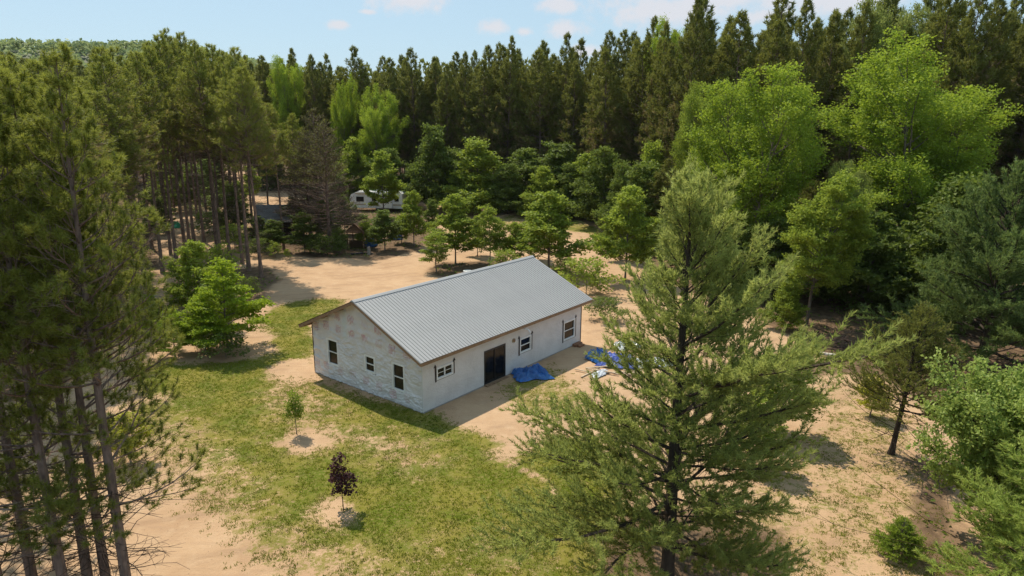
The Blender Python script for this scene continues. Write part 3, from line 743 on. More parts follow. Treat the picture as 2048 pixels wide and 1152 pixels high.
SPEC = [
    # big bright trees at the right
    ('tall0', 'broadleaf_tree', (1490, 575), 150, 1.0, 'big yellow-green tree behind the top of the feathery pine'),
    ('tall1', 'broadleaf_tree', (1800, 560), 112, 1.18, 'largest bright green tree with a wide double crown at the right'),
    ('tall0', 'broadleaf_tree', (1420, 540), 270, .55, 'lower yellowish tree leaning out left of the big yellow-green one'),
    ('talldark', 'broadleaf_tree', (1390, 500), 175, .62, 'rounded deep green tree between pines and the big yellow-green one'),
    ('open0', 'broadleaf_tree', (1612, 650), 358, .84, 'spreading green tree with a pale forked trunk beside the brush pile'),
    ('tallpale', 'broadleaf_tree', (1660, 600), 330, .38, 'light green tree filling the gap between the two bright giants'),
    ('maple2', 'broadleaf_tree', (1250, 560), 372, 1.0, 'fresh green tree rising left of the feathery pine'),
    ('tall0', 'broadleaf_tree', (590, 385), 122, .62, 'yellow-green treetop above the brown pines'),
    ('tall1', 'broadleaf_tree', (695, 392), 168, .42, 'narrow yellow-green treetop left of the rounded one above the camper'),
    ('tall1', 'broadleaf_tree', (760, 402), 186, .72, 'rounded light green tree towering behind the camper'),
    ('tall0', 'broadleaf_tree', (1325, 440), 50, .6, 'light green treetop poking out among the dark pines on the skyline'),
    ('tallpale', 'broadleaf_tree', (1715, 492), 0, .8, 'pale green tall tree reaching the top of the picture among pines'),
    ('maple1', 'broadleaf_tree', (768, 436), 303, 1.0, 'leafy maple directly in front of the white camper'),
    ('maple0', 'broadleaf_tree', (828, 492), 384, .8, 'small maple right of the camper beside the sand track'),
    ('mapledark3', 'broadleaf_tree', (436, 655), 560, .8, 'shaded leafy tree standing behind the large layered young tree'),
    ('mapledark1', 'broadleaf_tree', (770, 500), 420, 1.0, 'low maple hiding the blue tarp left of the track'),
    ('maple3', 'broadleaf_tree', (803, 486), 432, .75, 'small dark maple between two others near the track'),
    ('maple2', 'broadleaf_tree', (911, 527), 388, 1.0, 'well-shaped maple with its own round shadow behind the house'),
    ('slim0', 'broadleaf_tree', (873, 543), 465, 1.2, 'small pale thin-leaved sapling at the edge of the sand behind the house'),
    ('slim0', 'broadleaf_tree', (979, 532), 410, .95, 'narrow young tree left of the wide maple behind the roof'),
    ('slim0', 'broadleaf_tree', (1000, 528), 440, .8, 'thin young tree right beside the narrow one behind the roof'),
    ('maple3', 'broadleaf_tree', (1030, 530), 445, .6, 'bright little tree just behind the roof ridge'),
    ('maple0', 'broadleaf_tree', (1097, 545), 386, 1.32, 'wide maple behind the right end of the roof'),
    ('shrubgreen0', 'shrub', (1172, 592), 525, 1.3, 'round green bush beside the right rear corner of the house'),
    ('tier0', 'broadleaf_tree', (456, 700), 518, 1.0, 'large lime green layered young tree on the left lawn edge'),
    ('tier1', 'broadleaf_tree', (412, 705), 590, .85, 'lime green young tree between the large layered one and the small one'),
    ('tier1', 'broadleaf_tree', (350, 712), 618, .75, 'small lime green sapling leftmost on the lawn edge'),
    ('maple3', 'broadleaf_tree', (396, 640), 484, .8, 'mid green tree behind the lime green saplings'),
    ('tier0', 'broadleaf_tree', (300, 655), 590, 1.0, 'shaded low green tree beside the dead branches on the left'),
    ('shrub1', 'shrub', (452, 716), 668, 1.5, 'dark low juniper-like bush under the large layered sapling'),
    ('slimyellow', 'sapling', (262, 925), 828, .9, 'bright yellow-green sapling seen behind the foreground pine trunks'),
    ('slimyellow', 'sapling', (1740, 832), 752, .8, 'small yellow-topped sapling left of the slender conifer'),
    ('slim0', 'broadleaf_tree', (1556, 870), 705, 1.2, 'green broadleaf tree with a short trunk poking out right of the feathery pine'),
    ('slim0', 'broadleaf_tree', (1505, 930), 790, 1.0, 'thin leaning broadleaf tree mixed into the right side of the feathery pine'),
    ('round0', 'fruit_tree', (2010, 1075), 785, .98, 'dense round light green fruit tree at the lower right edge'),
    ('whip0', 'sapling', (593, 866), 778, 1.0, 'thin green planted sapling in a sand ring on the lawn'),
    ('whip1', 'sapling', (687, 1019), 908, 1.0, 'small purple-leaved sapling in a sand ring on the lawn'),
    ('shrubgreen1', 'shrub', (330, 800), 768, .25, 'tiny planted seedling at the left of the lawn'),
    ('maple2', 'broadleaf_tree', (955, 512), 432, .7, 'leafy young tree between the well-shaped maple and the narrow one'),
    ('maple1', 'broadleaf_tree', (1062, 520), 428, .8, 'bushy young tree left of the wide maple behind the roof'),
    ('shrubgreen0', 'shrub', (1010, 548), 505, 1.3, 'leafy shrub at the back of the roof ridge between young trees'),
    ('shrubgreen1', 'shrub', (1130, 560), 520, 1.3, 'leafy shrub behind the far end of the roof'),
    ('maple0', 'broadleaf_tree', (1240, 520), 400, .8, 'young green tree inside the bend of the sand track'),
    ('shrub0', 'shrub', (1210, 640), 600, 1.3, 'low bush on the sand between the house end and the feathery pine'),
    ('mapledark0', 'broadleaf_tree', (865, 470), 400, .7, 'dark young maple at the mouth of the track beside the camper clearing'),
    # forest edge
    ('edgegreen0', 'broadleaf_tree', (958, 428), 283, 1.15, 'full green maple in front of the dark forest edge, centre'),
    ('edge1', 'broadleaf_tree', (872, 424), 256, .85, 'tall narrow green tree right of the camper at the forest edge'),
    ('edge2', 'broadleaf_tree', (1015, 432), 330, .9, 'dark green tree right of the full green maple'),
    ('edgegreen2', 'broadleaf_tree', (1085, 438), 335, .8, 'green tree with reaching branches at the middle of the forest edge'),
    ('edge0', 'broadleaf_tree', (1140, 440), 330, .9, 'dark tree at the forest edge behind the wide maple'),
    ('edge1', 'broadleaf_tree', (1205, 455), 300, .9, 'dark olive tree at the bend of the forest edge'),
    ('edgegreen1', 'broadleaf_tree', (1295, 470), 290, .7, 'green tree deep in the forest corner left of the pine top'),
    ('edge0', 'broadleaf_tree', (1240, 470), 330, .7, 'shadowed tree left of the corner one at the forest edge'),
    ('edge2', 'broadleaf_tree', (1360, 540), 400, .7, 'dark tree behind the top of the feathery pine'),
    ('edge1', 'broadleaf_tree', (1540, 600), 440, .9, 'dark green tree right of the feathery pine top'),
    ('edge0', 'broadleaf_tree', (1470, 590), 470, .8, 'dark low tree behind the upper boughs of the feathery pine'),
    ('edge2', 'broadleaf_tree', (1730, 620), 430, .9, 'shaded green tree under the largest bright tree'),
    ('edge0', 'broadleaf_tree', (1880, 640), 360, 1.0, 'dark tree between the largest bright tree and the right white pine'),
    ('edge1', 'broadleaf_tree', (825, 412), 330, .6, 'dark shrubby tree just behind the right end of the camper'),
    ('edge2', 'broadleaf_tree', (905, 415), 330, .8, 'dark shrubby tree between the narrow tree and the full maple'),
    ('edgegreen1', 'broadleaf_tree', (1570, 660), 560, .5, 'low leafy sapling left of the pale forked trunk'),
    # cabin thicket
    ('shrubgreen1', 'shrub', (375, 415), 372, 1.6, 'sunlit bush in the far clearing, left of two'),
    ('shrub0', 'shrub', (435, 432), 392, 1.6, 'dark bush in the far clearing, right of two'),
    ('maple1', 'broadleaf_tree', (480, 430), 362, .9, 'round leafy tree in the far clearing just left of the cabin roof'),
    ('mapledark3', 'broadleaf_tree', (412, 400), 330, 1.2, 'shaded broad tree at the back of the far clearing'),
    ('edge2', 'broadleaf_tree', (355, 405), 318, .8, 'dark tree at the back of the far clearing behind the crossed stems'),
    ('mapledark1', 'broadleaf_tree', (520, 498), 432, .8, 'leafy young tree in front of the cabin window side'),
    ('mapledark2', 'broadleaf_tree', (455, 452), 375, .9, 'leafy tree filling the gap left of the cabin between pine stems'),
    ('maple3', 'broadleaf_tree', (350, 425), 350, .8, 'light green tree behind the tight pine trio'),
    ('mapledark0', 'broadleaf_tree', (395, 425), 330, 1.1, 'shady tree standing in the far clearing, widest of those seen between stems'),
    ('edge1', 'broadleaf_tree', (310, 470), 380, .7, 'dark tree hidden behind the leftmost stem of the stand'),
    ('mapledark1', 'broadleaf_tree', (625, 452), 370, 1.0, 'shadowy tree between the cabin and the camper'),
    ('edge0', 'broadleaf_tree', (680, 440), 350, .55, 'dense dark tree at the left end of the camper'),
    ('mapledark3', 'broadleaf_tree', (725, 470), 428, .9, 'low dark tree behind the timber shelter, below the camper'),
    ('maple2', 'broadleaf_tree', (760, 478), 448, .7, 'lighter little maple in front of the camper wheels'),
    ('maple3', 'broadleaf_tree', (733, 496), 440, .6, 'slim green sapling beside the timber shelter'),
    ('mapledark2', 'broadleaf_tree', (680, 505), 455, .6, 'small shadowy tree left of the timber shelter'),
    ('edge2', 'broadleaf_tree', (780, 415), 300, .9, 'dark tree rising right behind the camper roof'),
    ('edgegreen1', 'broadleaf_tree', (720, 400), 280, 1.0, 'leafy tree behind the left half of the camper'),
    ('edge0', 'broadleaf_tree', (900, 420), 300, 1.0, 'dark broad tree left of the full green maple'),
    ('edge2', 'broadleaf_tree', (1050, 425), 300, 1.2, 'tall dark tree behind the reaching green one'),
    ('edge1', 'broadleaf_tree', (1120, 430), 290, 1.2, 'tall dark tree in the middle of the forest edge'),
    ('edgegreen2', 'broadleaf_tree', (1170, 440), 310, 1.0, 'green leafy tree right of the tall dark one at the forest edge'),
    ('edge0', 'broadleaf_tree', (1280, 480), 330, 1.0, 'broad dark tree where the forest edge turns'),
    ('shrubgreen0', 'shrub', (1100, 470), 445, 1.5, 'weedy bush on the green strip behind the wide maple'),
    ('shrub1', 'shrub', (1225, 500), 462, 1.4, 'weedy bush on the inner side of the sand track bend'),
    ('shrubgreen1', 'shrub', (950, 470), 450, 1.2, 'low bush behind the well-shaped maple'),
    ('shrub0', 'shrub', (420, 470), 430, 1.6, 'bush at the rear of the left pine stand'),
    ('shrubgreen0', 'shrub', (470, 500), 455, 1.4, 'green bush between the fourth and fifth pine stems'),
    ('mapledark0', 'broadleaf_tree', (470, 478), 370, .8, 'dark leafy tree left of the cabin behind pine stems'),
    ('mapledark1', 'broadleaf_tree', (550, 505), 440, .85, 'dark leafy tree hiding the front of the cabin'),
    ('mapledark2', 'broadleaf_tree', (610, 505), 425, .9, 'leafy tree right of the cabin at the edge of the sand'),
    ('mapledark3', 'broadleaf_tree', (655, 490), 400, .75, 'dark leafy tree in front of the brown twiggy pines'),
    ('mapledark0', 'broadleaf_tree', (590, 470), 395, .8, 'leafy tree behind the cabin roof end'),
    ('mapledark3', 'broadleaf_tree', (690, 468), 390, .7, 'leafy tree behind the wooden shelter'),
    ('maple1', 'broadleaf_tree', (385, 420), 335, .8, 'green tree in the far clearing seen between pine stems'),
    ('edge2', 'broadleaf_tree', (420, 405), 320, .8, 'dark tree in the far clearing seen between pine stems'),
    ('edgegreen1', 'broadleaf_tree', (330, 395), 290, .8, 'green tree far left behind the pine stems'),
    ('maple2', 'broadleaf_tree', (505, 405), 330, .7, 'green tree behind the cabin in the far clearing'),
    ('shrub0', 'shrub', (520, 512), 480, 1.2, 'low green bush under the pines left of the cabin front'),
    ('shrubgreen1', 'shrub', (552, 515), 488, 1.0, 'leafy bush in front of the dark cabin'),
    ('shrub1', 'shrub', (660, 510), 475, 1.3, 'round dark bush below the brown twiggy pine'),
    ('shrubgreen0', 'shrub', (575, 518), 500, .6, 'tiny bush on the sand edge in front of the cabin'),
    ('shrub0', 'shrub', (630, 508), 480, 1.2, 'dark bush left of the round one by the sand'),
    ('shrubgreen1', 'shrub', (440, 560), 500, 1.1, 'bush at the foot of the left pine stand'),
    ('shrub1', 'shrub', (500, 600), 560, .9, 'low bush behind the large layered sapling'),
    ('shrubgreen0', 'shrub', (1190, 585), 560, .8, 'second small bush right of the round one by the house corner'),
]
BASEH = {'tall0': 19, 'tall1': 20, 'talldark': 19, 'tallpale': 19, 'open0': 10.8, 'slim0': 6, 'slimyellow': 6, 'round0': 4.6, 'whip0': 2.3, 'whip1': 2.35}
for n_ in PROTO:
    for s_, h_ in (('maple', 7.2), ('edge', 9), ('shrub', 1.6), ('tier', 5.5)):
        if n_.startswith(s_): BASEH[n_] = h_
rng = np.random.default_rng(200)
used = {}
for kind, name, (px, py), ty, w, lab in SPEC:
    x, y = ground(px, py); H = top_at(px, ty, y); sz = max(.15, H / BASEH[kind])
    if kind.startswith(('maple', 'edge', 'shrub', 'tier', 'slim')): sw = sz * w if kind.startswith('shrub') else 1.12 * w * (.5 + .5 * sz)
    else: sw = w
    plant(kind, name, lab, 'bush' if name == 'shrub' else 'tree', x, y, (sw, sw, sz), rng.uniform(0, 6.28))
# dark understory filling the foot of the forest
EP = EDGE; seg = np.linalg.norm(np.diff(EP, axis=0), axis=1); cum = np.concatenate([[0], np.cumsum(seg)])
for i in range(52):
    s = rng.uniform(cum[2], cum[-2]); j = np.searchsorted(cum, s) - 1; f = (s - cum[j]) / seg[j]; p = EP[j] * (1 - f) + EP[j + 1] * f
    off = rng.uniform(2.5, 13); d = p / np.linalg.norm(p); x, y = p + d * off
    if i % 5 < 3:
        plant(('jack', 'dwp', 'far1')[i % 5], 'young_conifer', 'shadowy young conifer among the leafy understory of the forest edge', 'tree', x, y, {0: (1.5, 1.5, 1.3), 1: (.5, .5, .62), 2: (.8, .8, .42)}[i % 5], rng.uniform(0, 6.28), 'young conifers along the forest edge')
    else:
        plant(f'edge{i % 3}', 'understory_tree', 'dark leafy understory tree in the shade of the forest edge', 'tree', x, y, (rng.uniform(.7, 1.2), rng.uniform(.7, 1.2), rng.uniform(.4, 1.1)), rng.uniform(0, 6.28), 'understory trees along the forest edge')

# ------------------------------------------------------------------ the house under construction
HW, HL, HH, RISE, OG, OE = 9.34, 14.94, 3.24, 2.1, .60, .52
SL = RISE / (HW / 2); TH = math.atan(SL)
house = thing('house', 'single-storey house shell in white building wrap with a ribbed grey metal roof', 'house', (HX, HY, 0), YAW)
WINF = [(1.01, 1.53, 2.23, 2.15, 'slider'), (8.15, 1.03, 9.25, 1.94, 'hung'), (12.86, .62, 14.18, 1.87, 'hung')]
DOOR = (4.83, .02, 6.75, 2.06)
WING = [(6.98, .88, 7.94, 2.42, 'hung'), (3.74, 1.23, 4.56, 2.17, 'hung'), (1.37, .76, 2.29, 2.26, 'hung')]

wm = bpy.data.materials.new('building_wrap'); wm.use_nodes = True; T = NT(wm.node_tree)
tc = T.node('ShaderNodeTexCoord').outputs['Object']
at = T.node('ShaderNodeAttribute', attribute_name='tint').outputs['Fac']
n1 = T.noise(tc, .9, 4); n2 = T.noise(T.node('ShaderNodeMapping', ins={0: tc, 'Scale': (1, 1, 1.4)}).outputs[0], 3.2, 6, .62, dist=2.5)
c = T.mix(T.step(n1, .35, .7), (.68, .66, .655), (.60, .58, .575)); c = T.mix(T.step(n2, .55, .75, 0, .1), c, (.44, .42, .41))
c = T.mix(T.math('MULTIPLY', T.math('MAXIMUM', at, 0), .68, clamp=True), c, (.42, .08, .09))
c = T.mix(T.math('MULTIPLY', at, -.8, clamp=True), c, (.58, .63, .62))
p = principled(T, c, .5, .35, 0, n2, .55, .05)
T.node('ShaderNodeOutputMaterial', ins={0: p.outputs[0]})
WOOD = mat('raw_framing_wood', (.34, .22, .13), (.20, .12, .07), 5, .8, stretch=(1, 1, 6), bstr=.3)
WOODD = mat('dark_roof_edge', (.06, .04, .035), (.09, .06, .05), 4)
VINYL = mat('white_vinyl', (.80, .80, .79), (.74, .74, .73), 2, .4, .4)
TAPE = mat('black_flashing_tape', (.022, .017, .019), (.035, .026, .026), 6, .5)
BLACK = mat('black_aluminium', (.012, .012, .013), (.018, .018, .02), 5, .4, .5)
CONC = mat('concrete', (.36, .34, .31), (.28, .26, .24), 3, .9, bstr=.2)
gl = bpy.data.materials.new('unlit_interior_glass'); gl.use_nodes = True; T = NT(gl.node_tree)
p = principled(T, (.008, .009, .010), .12, .25); T.node('ShaderNodeOutputMaterial', ins={0: p.outputs[0]}); GLASS = gl  # opaque panes, darkness of the unlit interior put into their colour
scr = mat('insect_screen', (.035, .034, .034), (.028, .028, .028), 8, .6, .2)
ROOFM = bpy.data.materials.new('grey_metal_roofing'); ROOFM.use_nodes = True; T = NT(ROOFM.node_tree)
tc = T.node('ShaderNodeTexCoord').outputs['Object']; oi = T.node('ShaderNodeObjectInfo').outputs['Random']
n = T.noise(tc, .6, 4); n2 = T.noise(tc, 9, 3)
c = T.mix(T.step(n, .3, .7), (.385, .38, .38), (.355, .352, .352)); c = T.mix(T.math('MULTIPLY', oi, .35), c, (.41, .405, .405)); c = T.mix(T.step(n2, .55, .75, 0, .25), c, (.36, .36, .365))
p = principled(T, c, .5, .35, .08, n2, .05, .01); T.node('ShaderNodeOutputMaterial', ins={0: p.outputs[0]})


def wall_mesh(name, length, holes, top, st, zstraight, wr, marks=(), strips=(), seed=1, flip=False):
    """a wrapped wall in the x-z plane, facing -y, with openings, wrinkled outwards"""
    xs = set(np.round(np.arange(0, length + 1e-6, st), 4)) | {length}; zs = set(np.round(np.arange(.0, zstraight, st), 4)) | {zstraight}
    for h in holes: xs |= {h[0], h[2]}; zs |= {h[1], h[3]}
    xs = np.array(sorted(xs)); zs = np.array(sorted(zs)); nt = 30 if st < .03 else 12
    nz = len(zs); X, Zp = np.meshgrid(xs, np.concatenate([zs, zstraight + np.arange(1, nt + 1) / nt * 1.0]))
    Z = Zp.copy(); up_ = Zp > zstraight + 1e-6
    Z[up_] = zstraight + (Zp[up_] - zstraight) * (top(X[up_]) - zstraight)
    # wrinkles: long diagonal folds that sag to the middle, fine puckers, ridged
    sx = X + .5 * (fbm(X * .7, Z * .7, seed, 2) - .5); sag = Z - .25 * np.sin(np.pi * X / length) * (1.6 - Z) * .3 + .8 * (fbm(X * .35, Z * .6, seed + 5, 2) - .5)
    r1 = np.abs(fbm(sx * 1.5 + sag * .8, sag * 2.8, seed + 1, 4) - .5) * 2; r2_ = np.abs(fbm(sx * 2.6 + sag * 3, sag * 4.5 - sx * 2, seed + 2, 3) - .5) * 2
    d = wr * ((1 - r1) ** 3 * 1.1 + (1 - r2_) ** 4 * .5 * (fbm(X * .4, Z * .5, seed + 7, 2) > .42) + .3 * fbm(X * 1.3, Z * 1.3, seed + 3, 3))
    if marks: d = d + .02 * np.exp(-((Z - 2.63 - .03 * np.sin(X * 1.7)) / .03) ** 2)
    ed = np.ones(X.shape)
    for h in holes:
        dx = np.maximum(np.maximum(h[0] - X, X - h[2]), 0); dz = np.maximum(np.maximum(h[1] - Z, Z - h[3]), 0)
        ed = np.minimum(ed, np.clip(np.hypot(dx, dz) / .12, 0, 1))
    ed = ed * np.clip(X / .1, 0, 1) * np.clip((length - X) / .1, 0, 1)
    V = np.stack([X, -d * ed, Z], -1).reshape(-1, 3)
    tint = np.zeros(X.shape)
    rg = np.random.default_rng(seed + 50)
    for mx, mz, a in marks:
        u = (X - mx) / .24; v = (Z - mz) / .22
        box = ((np.abs(u) < 1) & (np.abs(v) < 1)) & ((np.abs(u) > .86) | (np.abs(v) > .84))
        let = (np.abs(v) < .55) & (np.abs(u) < .78) & ((np.floor((u + .78) * 7.7) % 2 == 0) | (np.abs(np.abs(v) - .45) < .09))
        low = (np.abs(v + 1.3) < .12) & (np.abs(u - .2) < .7) & (np.floor(u * 9) % 2 == 0)
        tint = np.maximum(tint, (box * 1. + let * .85 + low * .5 + ((np.abs(u) < 1) & (np.abs(v) < 1)) * .07) * a * (.6 + .45 * fbm(X * 5, Z * 5, 9, 2)))
    for x0, x1, z0 in strips: tint = np.where((X > x0) & (X < x1) & (Z > z0), -.8, tint)
    nx = len(xs); nr = X.shape[0]
    i, j = np.meshgrid(np.arange(nx - 1), np.arange(nr - 1))
    cx = (X[j, i] + X[j, i + 1]) / 2; cz = (Zp[j, i] + Zp[j + 1, i]) / 2; ok = np.ones(cx.shape, bool)
    for h in holes: ok &= ~((cx > h[0]) & (cx < h[2]) & (cz > h[1]) & (cz < h[3]))
    b = (j * nx + i)[ok]
    g = Geo(); g.add(V, np.stack([b, b + 1, b + nx + 1, b + nx], 1), tint.ravel())
    return g.mesh(name, wm, True)


# front wall: local x-z plane at y = 0
obj('wall', wall_mesh('front_wall', HL, WINF + [DOOR], lambda x: np.full(x.shape, HH), .045, 2.5, .010, seed=21), house)
MARKS = [(8.91, 3.0, 1.), (7.88, 3.25, 1), (6.76, 4.0, 1), (6.76, 3.22, .9), (5.6, 4.0, .9), (5.58, 3.17, .9), (4.4, 3.98, .3), (4.46, 3.1, .9), (3.3, 3.1, .5), (3.33, 3.85, .9), (2.22, 3.02, 1), (1.1, 3.0, 1),
         (6.78, .70, .7), (5.64, .72, .45), (4.51, .68, .8), (3.37, .65, .8), (2.27, .48, .9), (8.98, .69, .6), (8.1, .72, .8), (1.14, .55, .45)]
gw = obj('wall', wall_mesh('gable_wall', HW, [(HW - h[2], h[1], HW - h[0], h[3]) for h in WING], lambda x: HH + SL * (HW / 2 - np.abs(x - HW / 2)) - .02, .026, 2.7, .075,
         [(HW - a, b, c) for a, b, c in MARKS], [(HW - 6.32, HW - 5.98, 2.75)], seed=31), house)
gw.location = (0, HW, 0); gw.rotation_euler = (0, 0, -math.pi / 2)
bw = obj('wall', wall_mesh('rear_wall', HL, [], lambda x: np.full(x.shape, HH), .25, 2.5, .01, seed=41), house); bw.location = (HL, HW, 0); bw.rotation_euler = (0, 0, math.pi)
fw = obj('wall', wall_mesh('far_gable_wall', HW, [], lambda x: HH + SL * (HW / 2 - np.abs(x - HW / 2)) - .02, .25, 2.7, .01, seed=43), house); fw.location = (HL, 0, 0); fw.rotation_euler = (0, 0, math.pi / 2)
g = Geo(); g.box2((-.03, -.03, -.2), (HL + .03, HW + .03, .02)); obj('foundation', g.mesh('foundation', CONC), house)
g = Geo(); g.box2((.15, .15, .03), (HL - .15, HW - .15, .06)); obj('floor', g.mesh('floor', WOOD), house)
for (x_, y_, m_) in ((-.012, -.012, VINYL), (HL + .012, -.012, WOODD), (-.012, HW + .012, WOODD)):
    g = Geo(); g.box((x_, y_, HH / 2), (.05, .05, HH - .04)); obj('corner_strip', g.mesh('corner_strip', m_ if m_ is WOODD else wm), house)


def rect_frame(g, x0, z0, x1, z1, w, y0, y1, mi=0, wb=None):
    wb = wb or w
    g.box2((x0, y0, z0), (x0 + w, y1, z1), mi).box2((x1 - w, y0, z0), (x1, y1, z1), mi)
    g.box2((x0 + w, y0 + .001, z1 - w), (x1 - w, y1 - .001, z1), mi).box2((x0 + w, y0 + .001, z0), (x1 - w, y1 - .001, z0 + wb), mi)


def window(h, parent, place):
    x0, z0, x1, z1, typ = h
    g = Geo(); rect_frame(g, x0 - .03, z0 - .03, x1 + .03, z1 + .03, .09, -.045, .07)
    if typ == 'hung': g.box2((x0 + .06, -.012, (z0 + z1) / 2 - .025), (x1 - .06, .03, (z0 + z1) / 2 + .025))
    else: g.box2(((x0 + x1) / 2 - .035, -.02, z0 + .06), ((x0 + x1) / 2 + .035, .03, z1 - .06))
    w = obj('window', g.mesh('window_frame', VINYL), parent)
    if place: w.location, w.rotation_euler = place
    zm, xm = (z0 + z1) / 2, (x0 + x1) / 2
    if typ == 'hung': cells = [(x0 + .06, z0 + .06, x1 - .06, zm - .026), (x0 + .06, zm + .026, x1 - .06, z1 - .06)]
    else: cells = [(x0 + .06, z0 + .06, xm - .036, z1 - .06), (xm + .036, z0 + .06, x1 - .06, z1 - .06)]
    for n_, c in enumerate(cells):
        g = Geo(); g.box2((c[0] - .004, .035 + .006 * n_, c[1] - .004), (c[2] + .004, .041 + .006 * n_, c[3] + .004)); obj('pane', g.mesh('pane', GLASS), w)
        if typ != 'hung':
            g = Geo(); zz = (c[1] + c[3]) / 2; g.box2((c[0] - .002, .018, zz - .014), (c[2] + .002, .034, zz + .014)); obj('sash_bar', g.mesh('sash_bar', VINYL), w)
    g = Geo(); rect_frame(g, x0 + .055, z0 + .055, x1 - .055, z1 - .055, .022, .008, .03); obj('sash', g.mesh('sash', VINYL), w)
    return w


for h in WINF: window(h, house, None)
GP = ((0, HW, 0), (0, 0, -math.pi / 2))
for h in WING:
    w = window((HW - h[2], h[1], HW - h[0], h[3], 'hung'), house, GP)
    g = Geo(); q = HW - h[0]
    g.box((q + .04, -.026, h[1] - .05), (.09, .01, .1), rot=Matrix.Rotation(.5, 3, 'Y')); g.box2((HW - h[2] - .02, -.024, h[1] - .058), (q + .0, -.018, h[1] - .032))
    t_ = obj('flashing_tape', g.mesh('flashing_tape', TAPE), house); t_.location, t_.rotation_euler = GP
    g = Geo(); g.box2((HW - h[2] - .02, -.030, h[3] + .032), (q + .02, -.016, h[3] + .17)); t_ = obj('head_flap', g.mesh('head_flap', wm), house); t_.location, t_.rotation_euler = GP
for h in WINF:
    for xx, sgn in ((h[0] - .085, -1), (h[2] + .085, 1)):
        g = Geo(); z0, z1 = h[1] - (.12 if sgn < 0 else .02), h[3] + .14
        g.box2((xx - .055, -.030, z0), (xx + .055, -.022, z1))
        g.add([(xx - .1 + .03 * sgn, -.034, z1 - .06), (xx + .1 + .03 * sgn, -.034, z1 - .06), (xx + .03 * sgn, -.034, z1 + .12), (xx - .1 + .03 * sgn, -.022, z1 - .06), (xx + .1 + .03 * sgn, -.022, z1 - .06), (xx + .03 * sgn, -.022, z1 + .12)],
              [[0, 1, 2], [5, 4, 3]]).add([(xx - .1 + .03 * sgn, -.034, z1 - .06), (xx + .03 * sgn, -.034, z1 + .12), (xx + .03 * sgn, -.022, z1 + .12), (xx - .1 + .03 * sgn, -.022, z1 - .06)], [[0, 1, 2, 3]])
        obj('flashing_tape', g.mesh('flashing_tape', TAPE), house)
    g = Geo(); g.box2((h[0], -.028, h[1] - .062), (h[2] + .1, -.020, h[1] - .032)); obj('flashing_tape', g.mesh('flashing_tape', TAPE), house)
# sliding door
g = Geo(); x0, z0, x1, z1 = DOOR; rect_frame(g, x0, z0, x1, z1, .06, -.03, .09); dr = obj('sliding_door', g.mesh('door_frame', BLACK), house)
xm = (x0 + x1) / 2
for a, b, yy, mt in ((x0 + .06, xm + .04, .03, GLASS), (xm - .04, x1 - .06, .0, scr)):
    g = Geo(); rect_frame(g, a, z0 + .06, b, z1 - .06, .07, yy - .012, yy + .016); obj('door_leaf', g.mesh('door_leaf', BLACK), dr)
    g = Geo(); g.box2((a + .07, yy - .003, z0 + .13), (b - .07, yy + .003, z1 - .13)); obj('pane', g.mesh('door_pane', GLASS), dr)
g = Geo(); g.box((xm + .02, -.03, 1.0), (.03, .05, .24)); obj('handle', g.mesh('door_handle', BLACK), dr)
g = Geo(); g.box2((x0 - .05, -.30, -.02), (x1 + .05, -.035, .015)); obj('threshold', g.mesh('threshold', WOOD), dr)
# round opening, pipe stub
g = Geo(); th = np.arange(20) * 2 * np.pi / 20
g.tube([(7.52, -.05, 2.03), (7.52, .0, 2.03)], .14, 20); g.tube([(7.52, -.060, 2.03), (7.52, -.05, 2.03)], .10, 20, mi=1)
obj('round_vent_patch', g.mesh('vent_patch', [mat('bare_osb', (.46, .28, .10), (.36, .2, .07), 20), WOOD]), house)
g = Geo(); g.tube([(8.1, -.2, 2.72), (8.14, -.66, 2.68), (8.15, -.80, 2.52)], .035, 8); obj('pipe_stub', g.mesh('pipe_stub', VINYL), house)
g = Geo(); g.box2((13.9, -.35, -.02), (14.7, -.06, .14)); g.box2((14.0, -.62, -.02), (14.55, -.37, .10)); obj('wooden_step', g.mesh('wooden_step', mat('rusty_board', (.30, .14, .07), (.2, .1, .06), 6)), house)

